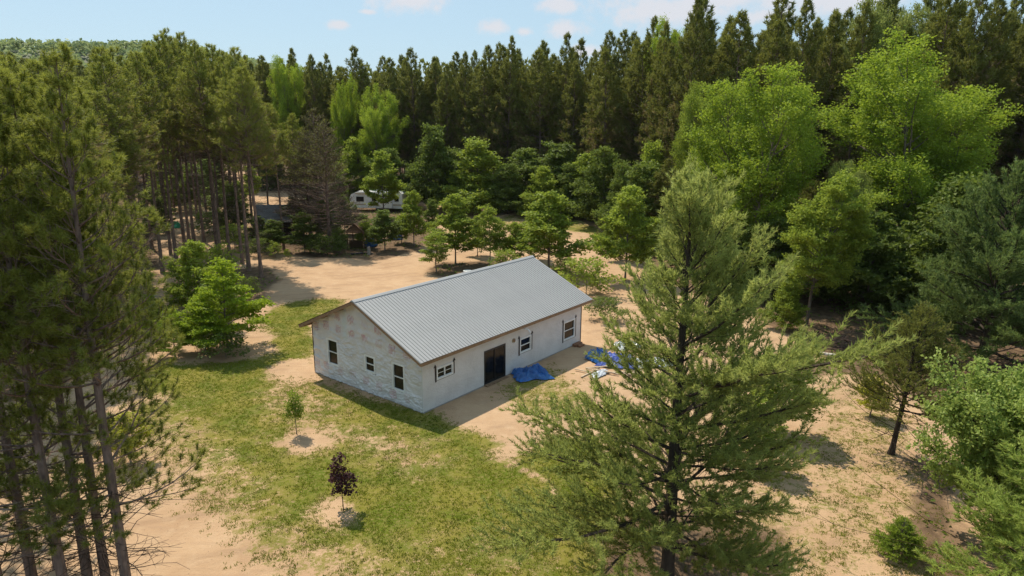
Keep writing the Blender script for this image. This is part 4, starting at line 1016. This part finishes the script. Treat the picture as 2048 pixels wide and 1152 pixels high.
# roof: deck, boards, panels, ridge cap
g = Geo(); sl_len = (HW / 2 + OE) / math.cos(TH)
for s_ in (1, -1):
    q = Matrix.Rotation(s_ * TH, 3, 'X'); yc = HW / 2 - s_ * (HW / 2 + OE) / 2; zc = HH + RISE - SL * (HW / 2 + OE) / 2
    g.box((HL / 2, yc + s_ * .012, zc - .03), (HL + 2 * OG - .06, sl_len - .02, .03), rot=q)
roof = obj('roof', g.mesh('roof_deck', WOOD), house)
for s_ in (1, -1):
    q = Matrix.Rotation(s_ * TH, 3, 'X'); yc = HW / 2 - s_ * (HW / 2 + OE) / 2; zc = HH + RISE - SL * (HW / 2 + OE) / 2
    for xx in (-OG + .02, HL + OG - .02):
        g = Geo(); g.box((xx, yc, zc - .10), (.04, sl_len - .03, .17), rot=q); obj('barge_board', g.mesh('barge_board', WOOD), roof)
        g = Geo(); g.box((xx + (-.012 if xx < 0 else .012), yc, zc + .0), (.05, sl_len, .035), rot=q); obj('edge_trim', g.mesh('edge_trim', ROOFM if s_ > 0 else WOODD), roof)
    ye = HW / 2 - s_ * (HW / 2 + OE); ze = HH - SL * OE
    g = Geo(); g.box((HL / 2, ye + s_ * .025, ze - .115), (HL + 2 * OG - .08, .035, .15)); obj('fascia', g.mesh('fascia', WOOD), roof)
    for i in range(26):
        xx = -OG + .3 + i * (HL + 2 * OG - .6) / 25
        g = Geo(); g.box((xx, ye + s_ * (.06 + OE / 2), ze - .13 + SL * OE / 2), (.04, OE / math.cos(TH) - .05, .13), rot=q); obj('rafter_tail', g.mesh('rafter_tail', WOOD), roof)
    # brackets under the overhanging gable end
    for yy in (.15, 1.6, 3.1):
        y_ = HW / 2 - s_ * (HW / 2 - yy); g = Geo(); g.box((-OG / 2, y_, HH + SL * yy - .13), (OG - .05, .09, .09)); obj('lookout', g.mesh('lookout', WOOD), roof)
NP_ = 18; pw = (HL + 2 * OG) / NP_
def panel_mesh():
    L = sl_len; w = pw; rb = .034
    prof = []
    for q in range(4):
        a = q * w / 4; prof += [(a, 0), (a + .007, rb), (a + .032, rb), (a + .040, 0), (a + w * .115, 0), (a + w * .12, .005), (a + w * .135, .005), (a + w * .14, 0)]
    prof += [(w - .001, 0)]
    n = len(prof); V = [(x, 0, z) for x, z in prof] + [(x, -L, z) for x, z in prof] + [(0, 0, -.012), (w - .001, 0, -.012), (0, -L, -.012), (w - .001, -L, -.012)]
    F = [[i, i + n, i + n + 1, i + 1] for i in range(n - 1)]
    g = Geo(); g.add(V, F); g.F.append((np.array([list(range(n, 2 * n)) + [2 * n + 3, 2 * n + 2]]), 0)); g.F.append((np.array([[2 * n, 2 * n + 2, 2 * n + 3, 2 * n + 1]]), 0))
    return g.mesh('roof_panel', ROOFM)
pm = panel_mesh()
for s_ in (1, -1):
    for i in range(NP_):
        o = obj('roof_panel', pm, roof)
        o.location = (-OG + i * pw, HW / 2, HH + RISE + .012) if s_ > 0 else (-OG + (i + 1) * pw, HW / 2, HH + RISE + .012)
        o.rotation_euler = (TH, 0, 0) if s_ > 0 else (TH, 0, math.pi)
g = Geo(); w = .17
V = []; 
for xx in (-OG - .02, HL + OG + .02): V += [(xx, HW / 2 - w, HH + RISE + .058 - SL * w), (xx, HW / 2 - .02, HH + RISE + .068), (xx, HW / 2 + .02, HH + RISE + .068), (xx, HW / 2 + w, HH + RISE + .058 - SL * w), (xx, HW / 2 + w, HH + RISE + .03 - SL * w), (xx, HW / 2 - w, HH + RISE + .03 - SL * w)]
g.add(V, [[i, (i + 1) % 6, (i + 1) % 6 + 6, i + 6] for i in range(6)]); g.F.append((np.array([[5, 4, 3, 2, 1, 0], [6, 7, 8, 9, 10, 11]]), 0))
obj('ridge_cap', g.mesh('ridge_cap', ROOFM), roof)

# ------------------------------------------------------------------ camper, cabin, shelter
WHITE = mat('white_camper_skin', (.78, .78, .77), (.66, .66, .65), 2, .35, .4); BEIGE = mat('beige_stripe', (.45, .38, .30)); RUB = mat('tyre_rubber', (.02, .02, .02))
x, y = ground(757, 421); cam_ = thing('camper', 'white travel trailer parked among trees behind the clearing', 'camper', (x, y, 0), -.12)
L, Wd, Hh = 9.0, 2.5, 2.75
pr = [(-L / 2, .75), (-L / 2 + .35, .55), (L / 2, .55), (L / 2, 2.95), (L / 2 - .35, 3.2), (-L / 2 + 1.5, 3.25), (-L / 2 + .35, 2.75), (-L / 2, 2.0)]
g = Geo(); n = len(pr); V = [(a, -Wd / 2, b) for a, b in pr] + [(a, Wd / 2, b) for a, b in pr]
g.add(V, [[i, (i + 1) % n, (i + 1) % n + n, i + n] for i in range(n)]); g.F.append((np.array([list(range(n))[::-1], list(range(n, 2 * n))]), 0)); obj('body', g.mesh('camper_body', WHITE), cam_)
g = Geo(); g.box2((-3.6, -Wd / 2 - .012, 1.0), (4.3, -Wd / 2 - .002, 1.25)); obj('stripe', g.mesh('camper_stripe', BEIGE), cam_)
for a, b, c_, d_ in ((-3.3, 1.6, -2.0, 2.4), (-.6, 1.7, .2, 2.35), (3.2, 1.7, 3.9, 2.3)):
    g = Geo(); rect_frame(g, a, b, c_, d_, .05, -Wd / 2 - .04, -Wd / 2 + .0); w_ = obj('window', g.mesh('camper_window', BLACK), cam_)
    g = Geo(); g.box2((a + .05, -Wd / 2 - .02, b + .05), (c_ - .05, -Wd / 2 - .01, d_ - .05)); obj('pane', g.mesh('camper_pane', GLASS), w_)
g = Geo(); g.box2((-1.7, -Wd / 2 - .03, .7), (-1.0, -Wd / 2 - .004, 2.55)); d_ = obj('door', g.mesh('camper_door', WHITE), cam_)
g = Geo(); g.box2((-1.12, -Wd / 2 - .06, 1.5), (-1.06, -Wd / 2 - .031, 1.65)); obj('handle', g.mesh('camper_handle', BLACK), d_)
g = Geo(); g.box2((.7, -Wd / 2 - .75, .7), (2.9, -Wd / 2 - .005, 2.7)); so = obj('slide_out', g.mesh('slide_out', WHITE), cam_)
g = Geo(); g.box2((1.2, -Wd / 2 - .77, 1.5), (2.4, -Wd / 2 - .751, 2.25)); obj('pane', g.mesh('slide_pane', GLASS), so)
g = Geo(); g.tube([(-3.4, -Wd / 2 - .1, 2.95), (.5, -Wd / 2 - .1, 2.95)], .09, 8); obj('awning_roll', g.mesh('awning_roll', BEIGE), cam_)
for a in (-2.2, .0, 2.4):
    g = Geo(); g.box((a, .1, 3.33), (.5, .5, .16)); obj('roof_vent', g.mesh('roof_vent', WHITE), cam_)
g = Geo(); g.box((1.2, -.2, 3.38), (1.0, .7, .26)); obj('air_conditioner', g.mesh('air_conditioner', WHITE), cam_)
for a in (.3, 1.15):
    for s_ in (-1, 1):
        g = Geo(); g.tube([(a, s_ * 1.0, .36), (a, s_ * 1.22, .36)], .36, 14); obj('wheel', g.mesh('camper_wheel', RUB), cam_)
g = Geo(); g.tube([(-L / 2 + .2, 0, .55), (-L / 2 - 1.1, 0, .5)], .06, 4); g.tube([(-L / 2 - .9, 0, .5), (-L / 2 - .9, 0, 0)], .04, 5); obj('drawbar', g.mesh('drawbar', BLACK), cam_)
x, y = ground(641, 398, 0); vn = thing('utility_trailer', 'small grey enclosed trailer half hidden behind the brown pines', 'trailer', (x, y, 0), .3)
g = Geo(); GT = mat('grey_trailer', (.3, .31, .32)); g.box((0, 0, 1.35), (3.6, 1.9, 1.7)); g.box((0, 0, 2.24), (3.4, 1.7, .08)); obj('body', g.mesh('trailer_body', GT), vn)
for a in (-.5, .5):
    g = Geo(); g.tube([(a, -1.02, .35), (a, 1.02, .35)], .34, 12); obj('wheel', g.mesh('trailer_wheel', RUB), vn)

DK = mat('dark_stained_boards', (.045, .035, .03), (.03, .024, .02), 5, .8); SH = mat('grey_shingles', (.20, .19, .19), (.13, .125, .125), 8, .9, bstr=.3)
x, y = ground(552, 474); cb = thing('cabin', 'small dark cabin with a grey roof and a little white window', 'cabin', (x, y, 0), .18)
cw, cdp, chh, crz = 4.4, 3.4, 2.5, 1.35
for nm, a, b in (('wall', (-cw / 2, 0, 0), (cw / 2, .1, chh)), ('wall', (-cw / 2, cdp - .1, 0), (cw / 2, cdp, chh))):
    g = Geo(); g.box2(a, b); obj(nm, g.mesh('cabin_wall', DK), cb)
for xx in (-cw / 2, cw / 2 - .1):
    g = Geo(); g.add([(xx, .1, 0), (xx, cdp - .1, 0), (xx, cdp - .1, chh), (xx, cdp / 2, chh + crz), (xx, .1, chh), (xx + .1, .1, 0), (xx + .1, cdp - .1, 0), (xx + .1, cdp - .1, chh), (xx + .1, cdp / 2, chh + crz), (xx + .1, .1, chh)],
          [[0, 1, 6, 5], [1, 2, 7, 6], [2, 3, 8, 7], [3, 4, 9, 8], [4, 0, 5, 9]]); g.F.append((np.array([[4, 3, 2, 1, 0], [5, 6, 7, 8, 9]]), 0)); obj('wall', g.mesh('cabin_gable', DK), cb)
for i in range(15):
    g = Geo(); g.box2((-cw / 2 + i * cw / 15 + .01, -.022, .02), (-cw / 2 + (i + 1) * cw / 15 - .015, -.001, chh - .02)); obj('board', g.mesh('cabin_board', DK), cb)
a_ = math.atan(crz / (cdp / 2)); ln_ = (cdp / 2 + .35) / math.cos(a_); g = Geo()
for s_ in (1, -1):
    q = Matrix.Rotation(s_ * a_, 3, 'X'); g.box((0, cdp / 2 - s_ * (cdp / 2 + .35) / 2, chh + crz + .05 - math.tan(a_) * (cdp / 2 + .35) / 2), (cw + .6, ln_, .07), rot=q)
cr_ = obj('roof', g.mesh('cabin_roof', SH), cb)
for s_ in (1, -1):
    for r_i in range(9):
        q = Matrix.Rotation(s_ * (a_ - .03), 3, 'X'); t = (r_i + .5) / 9 * (cdp / 2 + .35)
        g = Geo(); g.box((0, cdp / 2 - s_ * t, chh + crz + .105 - math.tan(a_) * t), (cw + .62, ln_ / 9 + .02, .02), rot=q); obj('shingle_course', g.mesh('shingle_course', SH), cr_)
g = Geo(); rect_frame(g, -1.75, 1.25, -1.05, 2.1, .07, -.05, -.023); g.box2((-1.42, -.045, 1.31), (-1.38, -.025, 2.04)); g.box2((-1.69, -.046, 1.655), (-1.11, -.024, 1.695)); w_ = obj('window', g.mesh('cabin_window', VINYL), cb)
g = Geo(); g.box2((-1.69, -.030, 1.31), (-1.11, -.0235, 2.04)); obj('pane', g.mesh('cabin_pane', GLASS), w_)
g = Geo(); g.box2((.2, -.05, .05), (1.05, -.0235, 2.05)); d_ = obj('door', g.mesh('cabin_door', mat('brown_door', (.10, .06, .04))), cb)
g = Geo(); g.box((.92, -.07, 1.05), (.04, .05, .12)); obj('handle', g.mesh('cabin_handle', BLACK), d_)
g = Geo(); g.box((.5, -.75, 2.25), (3.6, 1.5, .07), rot=Matrix.Rotation(.22, 3, 'X')); obj('porch_roof', g.mesh('porch_roof', SH), cb)
for xx in (-1.15, 2.2):
    g = Geo(); g.box2((xx, -1.42, 0), (xx + .1, -1.32, 2.05)); obj('post', g.mesh('porch_post', WOOD), cb)

TIM = mat('weathered_timber', (.22, .13, .075), (.13, .08, .05), 6, .85, bstr=.3)
x, y = ground(712, 497); shl = thing('wooden_shelter', 'rough timber firewood shelter with a brown plank gable', 'shelter', (x, y, 0), -.1)
for xx in (-1.0, 1.0):
    for yy in (0, 2.0):
        g = Geo(); g.tube([(xx, yy, -.05), (xx + .02, yy, 1.95)], .07, 8); obj('post', g.mesh('shelter_post', TIM), shl)
for yy in (0, 2.0):
    for i in range(5):
        hw = 1.12 * (1 - i / 5.4); g = Geo(); g.box((0, yy - .09, 1.95 + i * .18), (hw * 2, .035, .165)); obj('plank', g.mesh('gable_plank', TIM), shl)
for s_ in (-1, 1):
    q = Matrix.Rotation(s_ * .72, 3, 'Y')
    for i in range(7):
        g = Geo(); t = .1 + i * .215; g.box((s_ * t * math.cos(.72), 1.0, 3.0 - t * math.sin(.72)), (.205, 2.7, .03), rot=q); obj('roof_plank', g.mesh('roof_plank', TIM), shl)
x2, y2 = ground(716, 500)
rng = np.random.default_rng(9); wp_ = thing('firewood_stack', 'stack of split firewood inside the timber shelter', 'firewood', (x + .05, y + .5, 0), -.1)
for r_i in range(5):
    for c_i in range(8):
        g = Geo(); g.tube([(-.8 + c_i * .2 + rng.normal() * .012, -.25, .1 + r_i * .18), (-.8 + c_i * .2 + rng.normal() * .012, .25, .1 + r_i * .18)], .085, 6); obj('log', g.mesh('firewood_log', mat('log', (.30, .20, .12)) if not (r_i or c_i) else bpy.data.materials['log']), wp_)

x, y = ground(738, 508); st_ = thing('stump', 'weathered grey upright stump standing in the litter by the sand', 'stump', (x, y, 0))
g = Geo(); g.tube([(0, 0, -.05), (.01, .02, .4), (-.02, .03, .82)], (.24, .2, .19), 10); obj('stem', g.mesh('stump_stem', mat('grey_dead_wood', (.33, .29, .25), (.22, .19, .16), 8, .9, bstr=.5)), st_)
g = Geo(); g.tube([(-.15, -.05, .05), (-.5, -.15, .02)], (.09, .03), 6); g.tube([(.15, 0, .05), (.5, .1, .02)], (.08, .03), 6); obj('root', g.mesh('stump_root', bpy.data.materials['grey_dead_wood']), st_)
x, y = ground(722, 509); dl = thing('fallen_log', 'dark charred log lying at the foot of the grey stump', 'log', (x, y, 0), .25)
g = Geo(); g.tube([(-1.1, 0, .09), (0, .1, .14), (1.3, .05, .1)], (.1, .13, .07), 8); obj('bark', g.mesh('log_bark', TAPE), dl)
g = Geo(); g.tube([(.3, .08, .14), (.6, -.35, .22)], (.05, .02), 5); obj('branch_stub', g.mesh('log_stub', TAPE), dl)


def tarp(name, label, px, py, sx, sy, hgt, matl, seed, rot=0, cat='tarp'):
    x, y = ground(px, py); n = 34
    u, v = np.meshgrid(np.linspace(-1, 1, n), np.linspace(-1, 1, n))
    rr = 1 + .28 * (fbm(u * 2 + 5, v * 2, seed, 2) - .5) * 2
    r = np.abs(fbm(u * 2.2, v * 2.2, seed + 1, 4) - .5) * 2
    z = hgt * ((1 - r) ** 2 * .75 + .45 * fbm(u * 6, v * 6, seed + 3, 3)) * np.clip(1.05 - np.maximum(abs(u), abs(v)) ** 3, .04, 1)
    V = np.stack([u * sx / 2 * rr, v * sy / 2 * rr, z + .02], -1).reshape(-1, 3)
    i, j = np.meshgrid(np.arange(n - 1), np.arange(n - 1)); b = (j * n + i).ravel()
    g = Geo(); g.add(V, np.stack([b, b + 1, b + n + 1, b + n], 1)); me = g.mesh(name, matl, False)
    o = obj(name, me); o.location = (x, y, 0); o.rotation_euler = (0, 0, rot); tag(o, label, cat); return o


BLUE = mat('blue_tarpaulin', (.02, .12, .36), (.014, .08, .28), 5, .35, .5); BLUE2 = mat('violet_blue_sheet', (.07, .12, .48), (.22, .27, .60), 5, .35, .5)
WSH = mat('white_plastic_sheet', (.74, .75, .78), (.62, .64, .68), 4, .35, .5); CLR = mat('pale_plastic_film', (.50, .54, .58), (.40, .43, .46), 4, .2, .6)
tarp('blue_tarp', 'crumpled bright blue tarp on the ground right of the black sliding door', 1062, 752, 2.1, 1.5, .65, BLUE, 3, .3)
tarp('blue_tarp', 'folded dark blue tarp leaning left of the violet-blue sheet', 1198, 720, 1.3, 1.5, .75, BLUE, 13, .6)
tarp('plastic_sheet', 'heap of shiny violet-blue sheeting behind the pine boughs', 1240, 728, 2.6, 1.6, .7, BLUE2, 23, -.3, 'sheet')
tarp('plastic_sheet', 'white sheeting strewn beside the pine trunk', 1300, 728, 3.0, 1.3, .35, WSH, 33, .1, 'sheet')
tarp('plastic_sheet', 'pale grey plastic film lying alone on the sand', 1252, 693, 1.6, 1.3, .45, CLR, 43, .5, 'sheet')
tarp('plastic_sheet', 'small white wrapper below the blue tarps', 1200, 748, 1.4, .6, .2, WSH, 53, .8, 'sheet')
tarp('blue_tarp', 'small dark blue tarp beside the timber shelter', 741, 492, 1.5, 1.3, 1.0, BLUE, 63, .2)
tarp('blue_tarp', 'dark blue tarp behind the low maple', 792, 478, 1.7, 1.3, 1.0, BLUE, 73, .2)
tarp('green_sheet', 'bright green sheet lying behind the left pine stems', 347, 455, 1.9, 1.2, .9, mat('green_plastic', (.05, .42, .22), (.03, .3, .16), 4, .4), 83, 0, 'sheet')
# boards of lumber by the tarps
rng = np.random.default_rng(77); LB = mat('pale_lumber', (.52, .42, .30), (.42, .32, .22), 5)
x, y = ground(1215, 742); lp = thing('lumber_scraps', 'scattered pale boards between the tarps and the pine', 'lumber', (x, y, 0))
for i in range(10):
    g = Geo(); g.box((rng.uniform(-1.6, 2.4), rng.uniform(-1.0, .9), .03 + .045 * (i % 3)), (rng.uniform(.8, 2.2), .09, .04), rot=Matrix.Rotation(rng.uniform(-.6, .9), 3, 'Z')); obj('board', g.mesh('loose_board', LB), lp)
x, y = ground(935, 548); lid = thing('septic_cover', 'round white septic cover on the ground behind the roof ridge', 'cover', (x, y, 0))
g = Geo(); g.tube([(0, 0, -.1), (0, 0, .30)], .36, 20); obj('riser', g.mesh('riser', VINYL), lid); g = Geo(); g.tube([(0, 0, .301), (0, 0, .35)], (.44, .42), 20); obj('lid', g.mesh('lid', VINYL), lid)

# brush pile and fallen wood
def twigheap(name, label, px, py, n, rx, ry, hz, matl, seed, lmin=.8, lmax=2.6, rad=.03):
    x, y = ground(px, py); r = np.random.default_rng(seed); e = thing(name, label, 'brush pile', (x, y, 0))
    for i in range(n):
        c = np.array([r.normal() * rx * .5, r.normal() * ry * .5, 0]); c[2] = abs(r.normal()) * hz * .5 * math.exp(-(c[0] / rx) ** 2) + .04
        a = r.uniform(-.9, .9) + (math.pi if r.uniform() < .5 else 0); L_ = r.uniform(lmin, lmax); rr = rad * r.uniform(.4, 1.3)
        P = limb(c - np.array([math.cos(a), math.sin(a), 0]) * L_ / 2, a, r.normal() * .1, r.normal() * .3, L_, 4, r, .12); P[:, 2] = np.maximum(P[:, 2], .03)
        g = Geo(); g.tube(P, np.linspace(rr, rr * .4, 5), 5)
        for k in range(2): q, d_ = along(P, r.uniform(.3, .9)); g.tube(limb(q, a + r.choice([-1, 1]) * .7, .25, 0, L_ * .25, 2, r), (rr * .4, rr * .3, rr * .15), 3, cap=False)
        obj('branch', g.mesh('dead_branch', matl), e)
    return e
DW = mat('dead_brown_wood', (.17, .105, .075), (.10, .065, .05), 5, .9); DG = mat('dead_grey_wood', (.34, .30, .26), (.22, .19, .165), 5, .9)
twigheap('brush_pile', 'brown brush pile under the low trees right of the feathery pine', 1710, 700, 60, 3.2, 1.2, .8, DW, 5, rad=.045)
twigheap('brush_pile', 'brush heap in the deep shade at the right edge', 2000, 750, 40, 2.4, 1.2, 1.0, DW, 6, rad=.05)
twigheap('brush_pile', 'bare grey fallen branches among the dark pines left of the saplings', 290, 640, 26, 4.2, 2.2, 1.6, DG, 7, 1.5, 5, .04)
x, y = ground(1662, 714); wl = thing('fallen_log', 'pale barkless log end lying before the brush pile', 'log', (x, y, 0), -.6)
g = Geo(); g.tube([(-.7, 0, .12), (.5, .05, .14)], (.10, .13), 9); obj('stem', g.mesh('pale_log', mat('pale_dead_wood', (.6, .55, .48), (.45, .4, .34), 5)), wl)
g = Geo(); g.tube([(.45, .05, .14), (.75, .15, .3)], (.09, .04), 6); g.tube([(.45, .05, .14), (.8, -.1, .16)], (.08, .03), 6); obj('root', g.mesh('pale_root', bpy.data.materials['pale_dead_wood']), wl)

# ------------------------------------------------------------------ thin summer haze
hz = bpy.data.materials.new('haze'); hz.use_nodes = True; T = NT(hz.node_tree)
v = T.node('ShaderNodeVolumePrincipled', ins={'Density': .00005}); v.inputs['Color'].default_value = (.86, .90, .95, 1)
T.node('ShaderNodeOutputMaterial', ins={'Volume': v.outputs[0]})
g = Geo(); g.box2((-2600, -2600, -2), (2600, 2600, 95)); obj('haze', g.mesh('haze', hz), kind='stuff')
